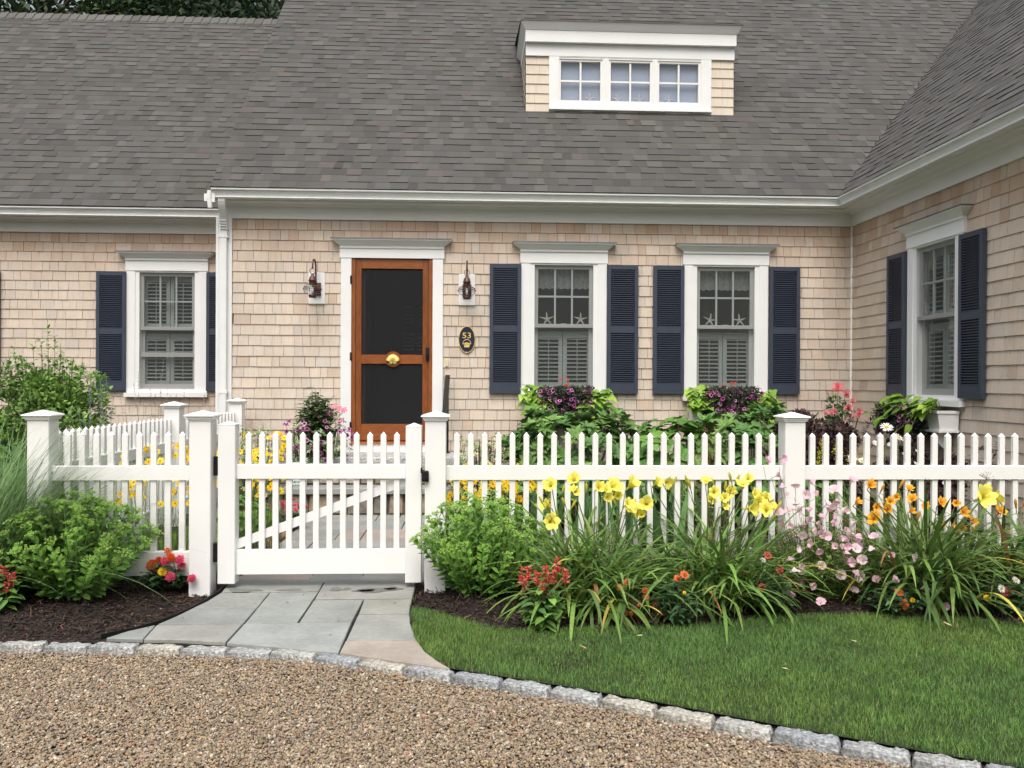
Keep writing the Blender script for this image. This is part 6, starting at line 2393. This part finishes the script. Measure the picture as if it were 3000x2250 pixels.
# ================================================================ trees behind the house
def tree(x, y, h, r, seed, label, cols, nl=17000):
    rs = np.random.RandomState(seed)
    root = thing('tree', label, 'tree', (x, y, 0), 'tall trees behind the house')
    m = MB()
    P = [A([x, y, -.1]), A([x+.1, y, h*.3]), A([x-.1, y+.1, h*.6]), A([x, y, h*.9])]
    m.tube(P, [.32, .26, .17, .05], 9)
    cl = []
    for i in range(64):
        z = h*rs.uniform(.38, 1.0)
        a = rs.uniform(0, 6.28)
        rr = r*math.sqrt(rs.uniform(.02, 1))*(1-.55*max(0, (z/h-.6)/.4))
        c = A([x+rr*math.cos(a), y+rr*math.sin(a), z])
        cl.append(c)
        b = A([x, y, max(z-rs.uniform(.8, 2.2), h*.25)])
        t = np.linspace(0, 1, 5)[:, None]
        m.tube(b*(1-t)+c*t+np.sin(t*3.14)*A([0, 0, .25]), np.linspace(.07, .02, 5), 5)
    m.obj('trunk', MT['bark'], root, smooth=True)
    cl = A(cl)
    ci = rs.randint(len(cl), size=nl)
    cr = rs.uniform(.7, 1.35, len(cl))
    d = rdir(nl, rs)
    Pp = cl[ci]+d*(cr[ci]*rs.uniform(.2, 1., nl)**.45)[:, None]*A([1, 1, .7])
    tone = rs.uniform(.65, 1.3, len(cl))
    lf = MB()
    leaves(lf, Pp, rdir(nl, rs)+A([0, 0, -.2]), d+A([0, 0, .9]), rs.uniform(.14, .26, nl), rs.uniform(.08, .14, nl), np.clip(pick(cols, nl, None, .15, rs)*tone[ci][:, None], 0, 1), 2, 'oval', .2, .25)
    lf.obj('crown', MT['leaf'], root)


TG = [(.015, .030, .013), (.012, .024, .012), (.021, .040, .015)]
for (x, y, h, r, sd, lab, cols) in ((-15.5, 24, 14.8, 3.4, 1, 'tall dark tree behind the left roof at the picture edge', TG), (-11.6, 23.5, 15.6, 3.6, 2, 'tall tree with paler leaves behind the left roof', [(.028, .055, .018), (.022, .045, .016), (.036, .066, .021)]),
                                    (-7.6, 25, 15.6, 3.6, 3, 'tall dark tree behind the middle of the left roof', TG), (-5.0, 23, 14.8, 3.0, 4, 'tall dark tree next to the edge of the main roof', TG), (-9.6, 29, 17.5, 4.0, 5, 'tallest dark tree farther back behind the left roof', TG), (-19.5, 27, 16, 4, 6, 'dark tree outside the left picture edge', TG)):
    tree(x, y, h, r, sd, lab, cols)


# unseen trees added behind the camera to cut low sky and mirror in glass
rs = np.random.RandomState(200)
lf = MB()
n = 15000
a = rs.uniform(rad(150), rad(390), n)
dist = rs.uniform(27, 34, n)
top = 8+1.2*np.sin(a*7)+1.8*np.sin(a*17+1)+1.2*np.sin(a*31)
z = top*rs.uniform(0, 1, n)**.8
P = np.c_[dist*np.cos(a), dist*np.sin(a)*.95-2, z]
leaves(lf, P, rdir(n, rs), rdir(n, rs)+A([0, 0, .8]), rs.uniform(.9, 1.7, n), rs.uniform(.5, 1., n), pick(TG, n, None, .2, rs), 2, 'oval', .2, .25)
tag(lf.obj('unseen_wood', MT['leaf']), 'dark green trees added unseen behind the camera, mirrored in the windows', 'unseen_wood', kind='stuff')
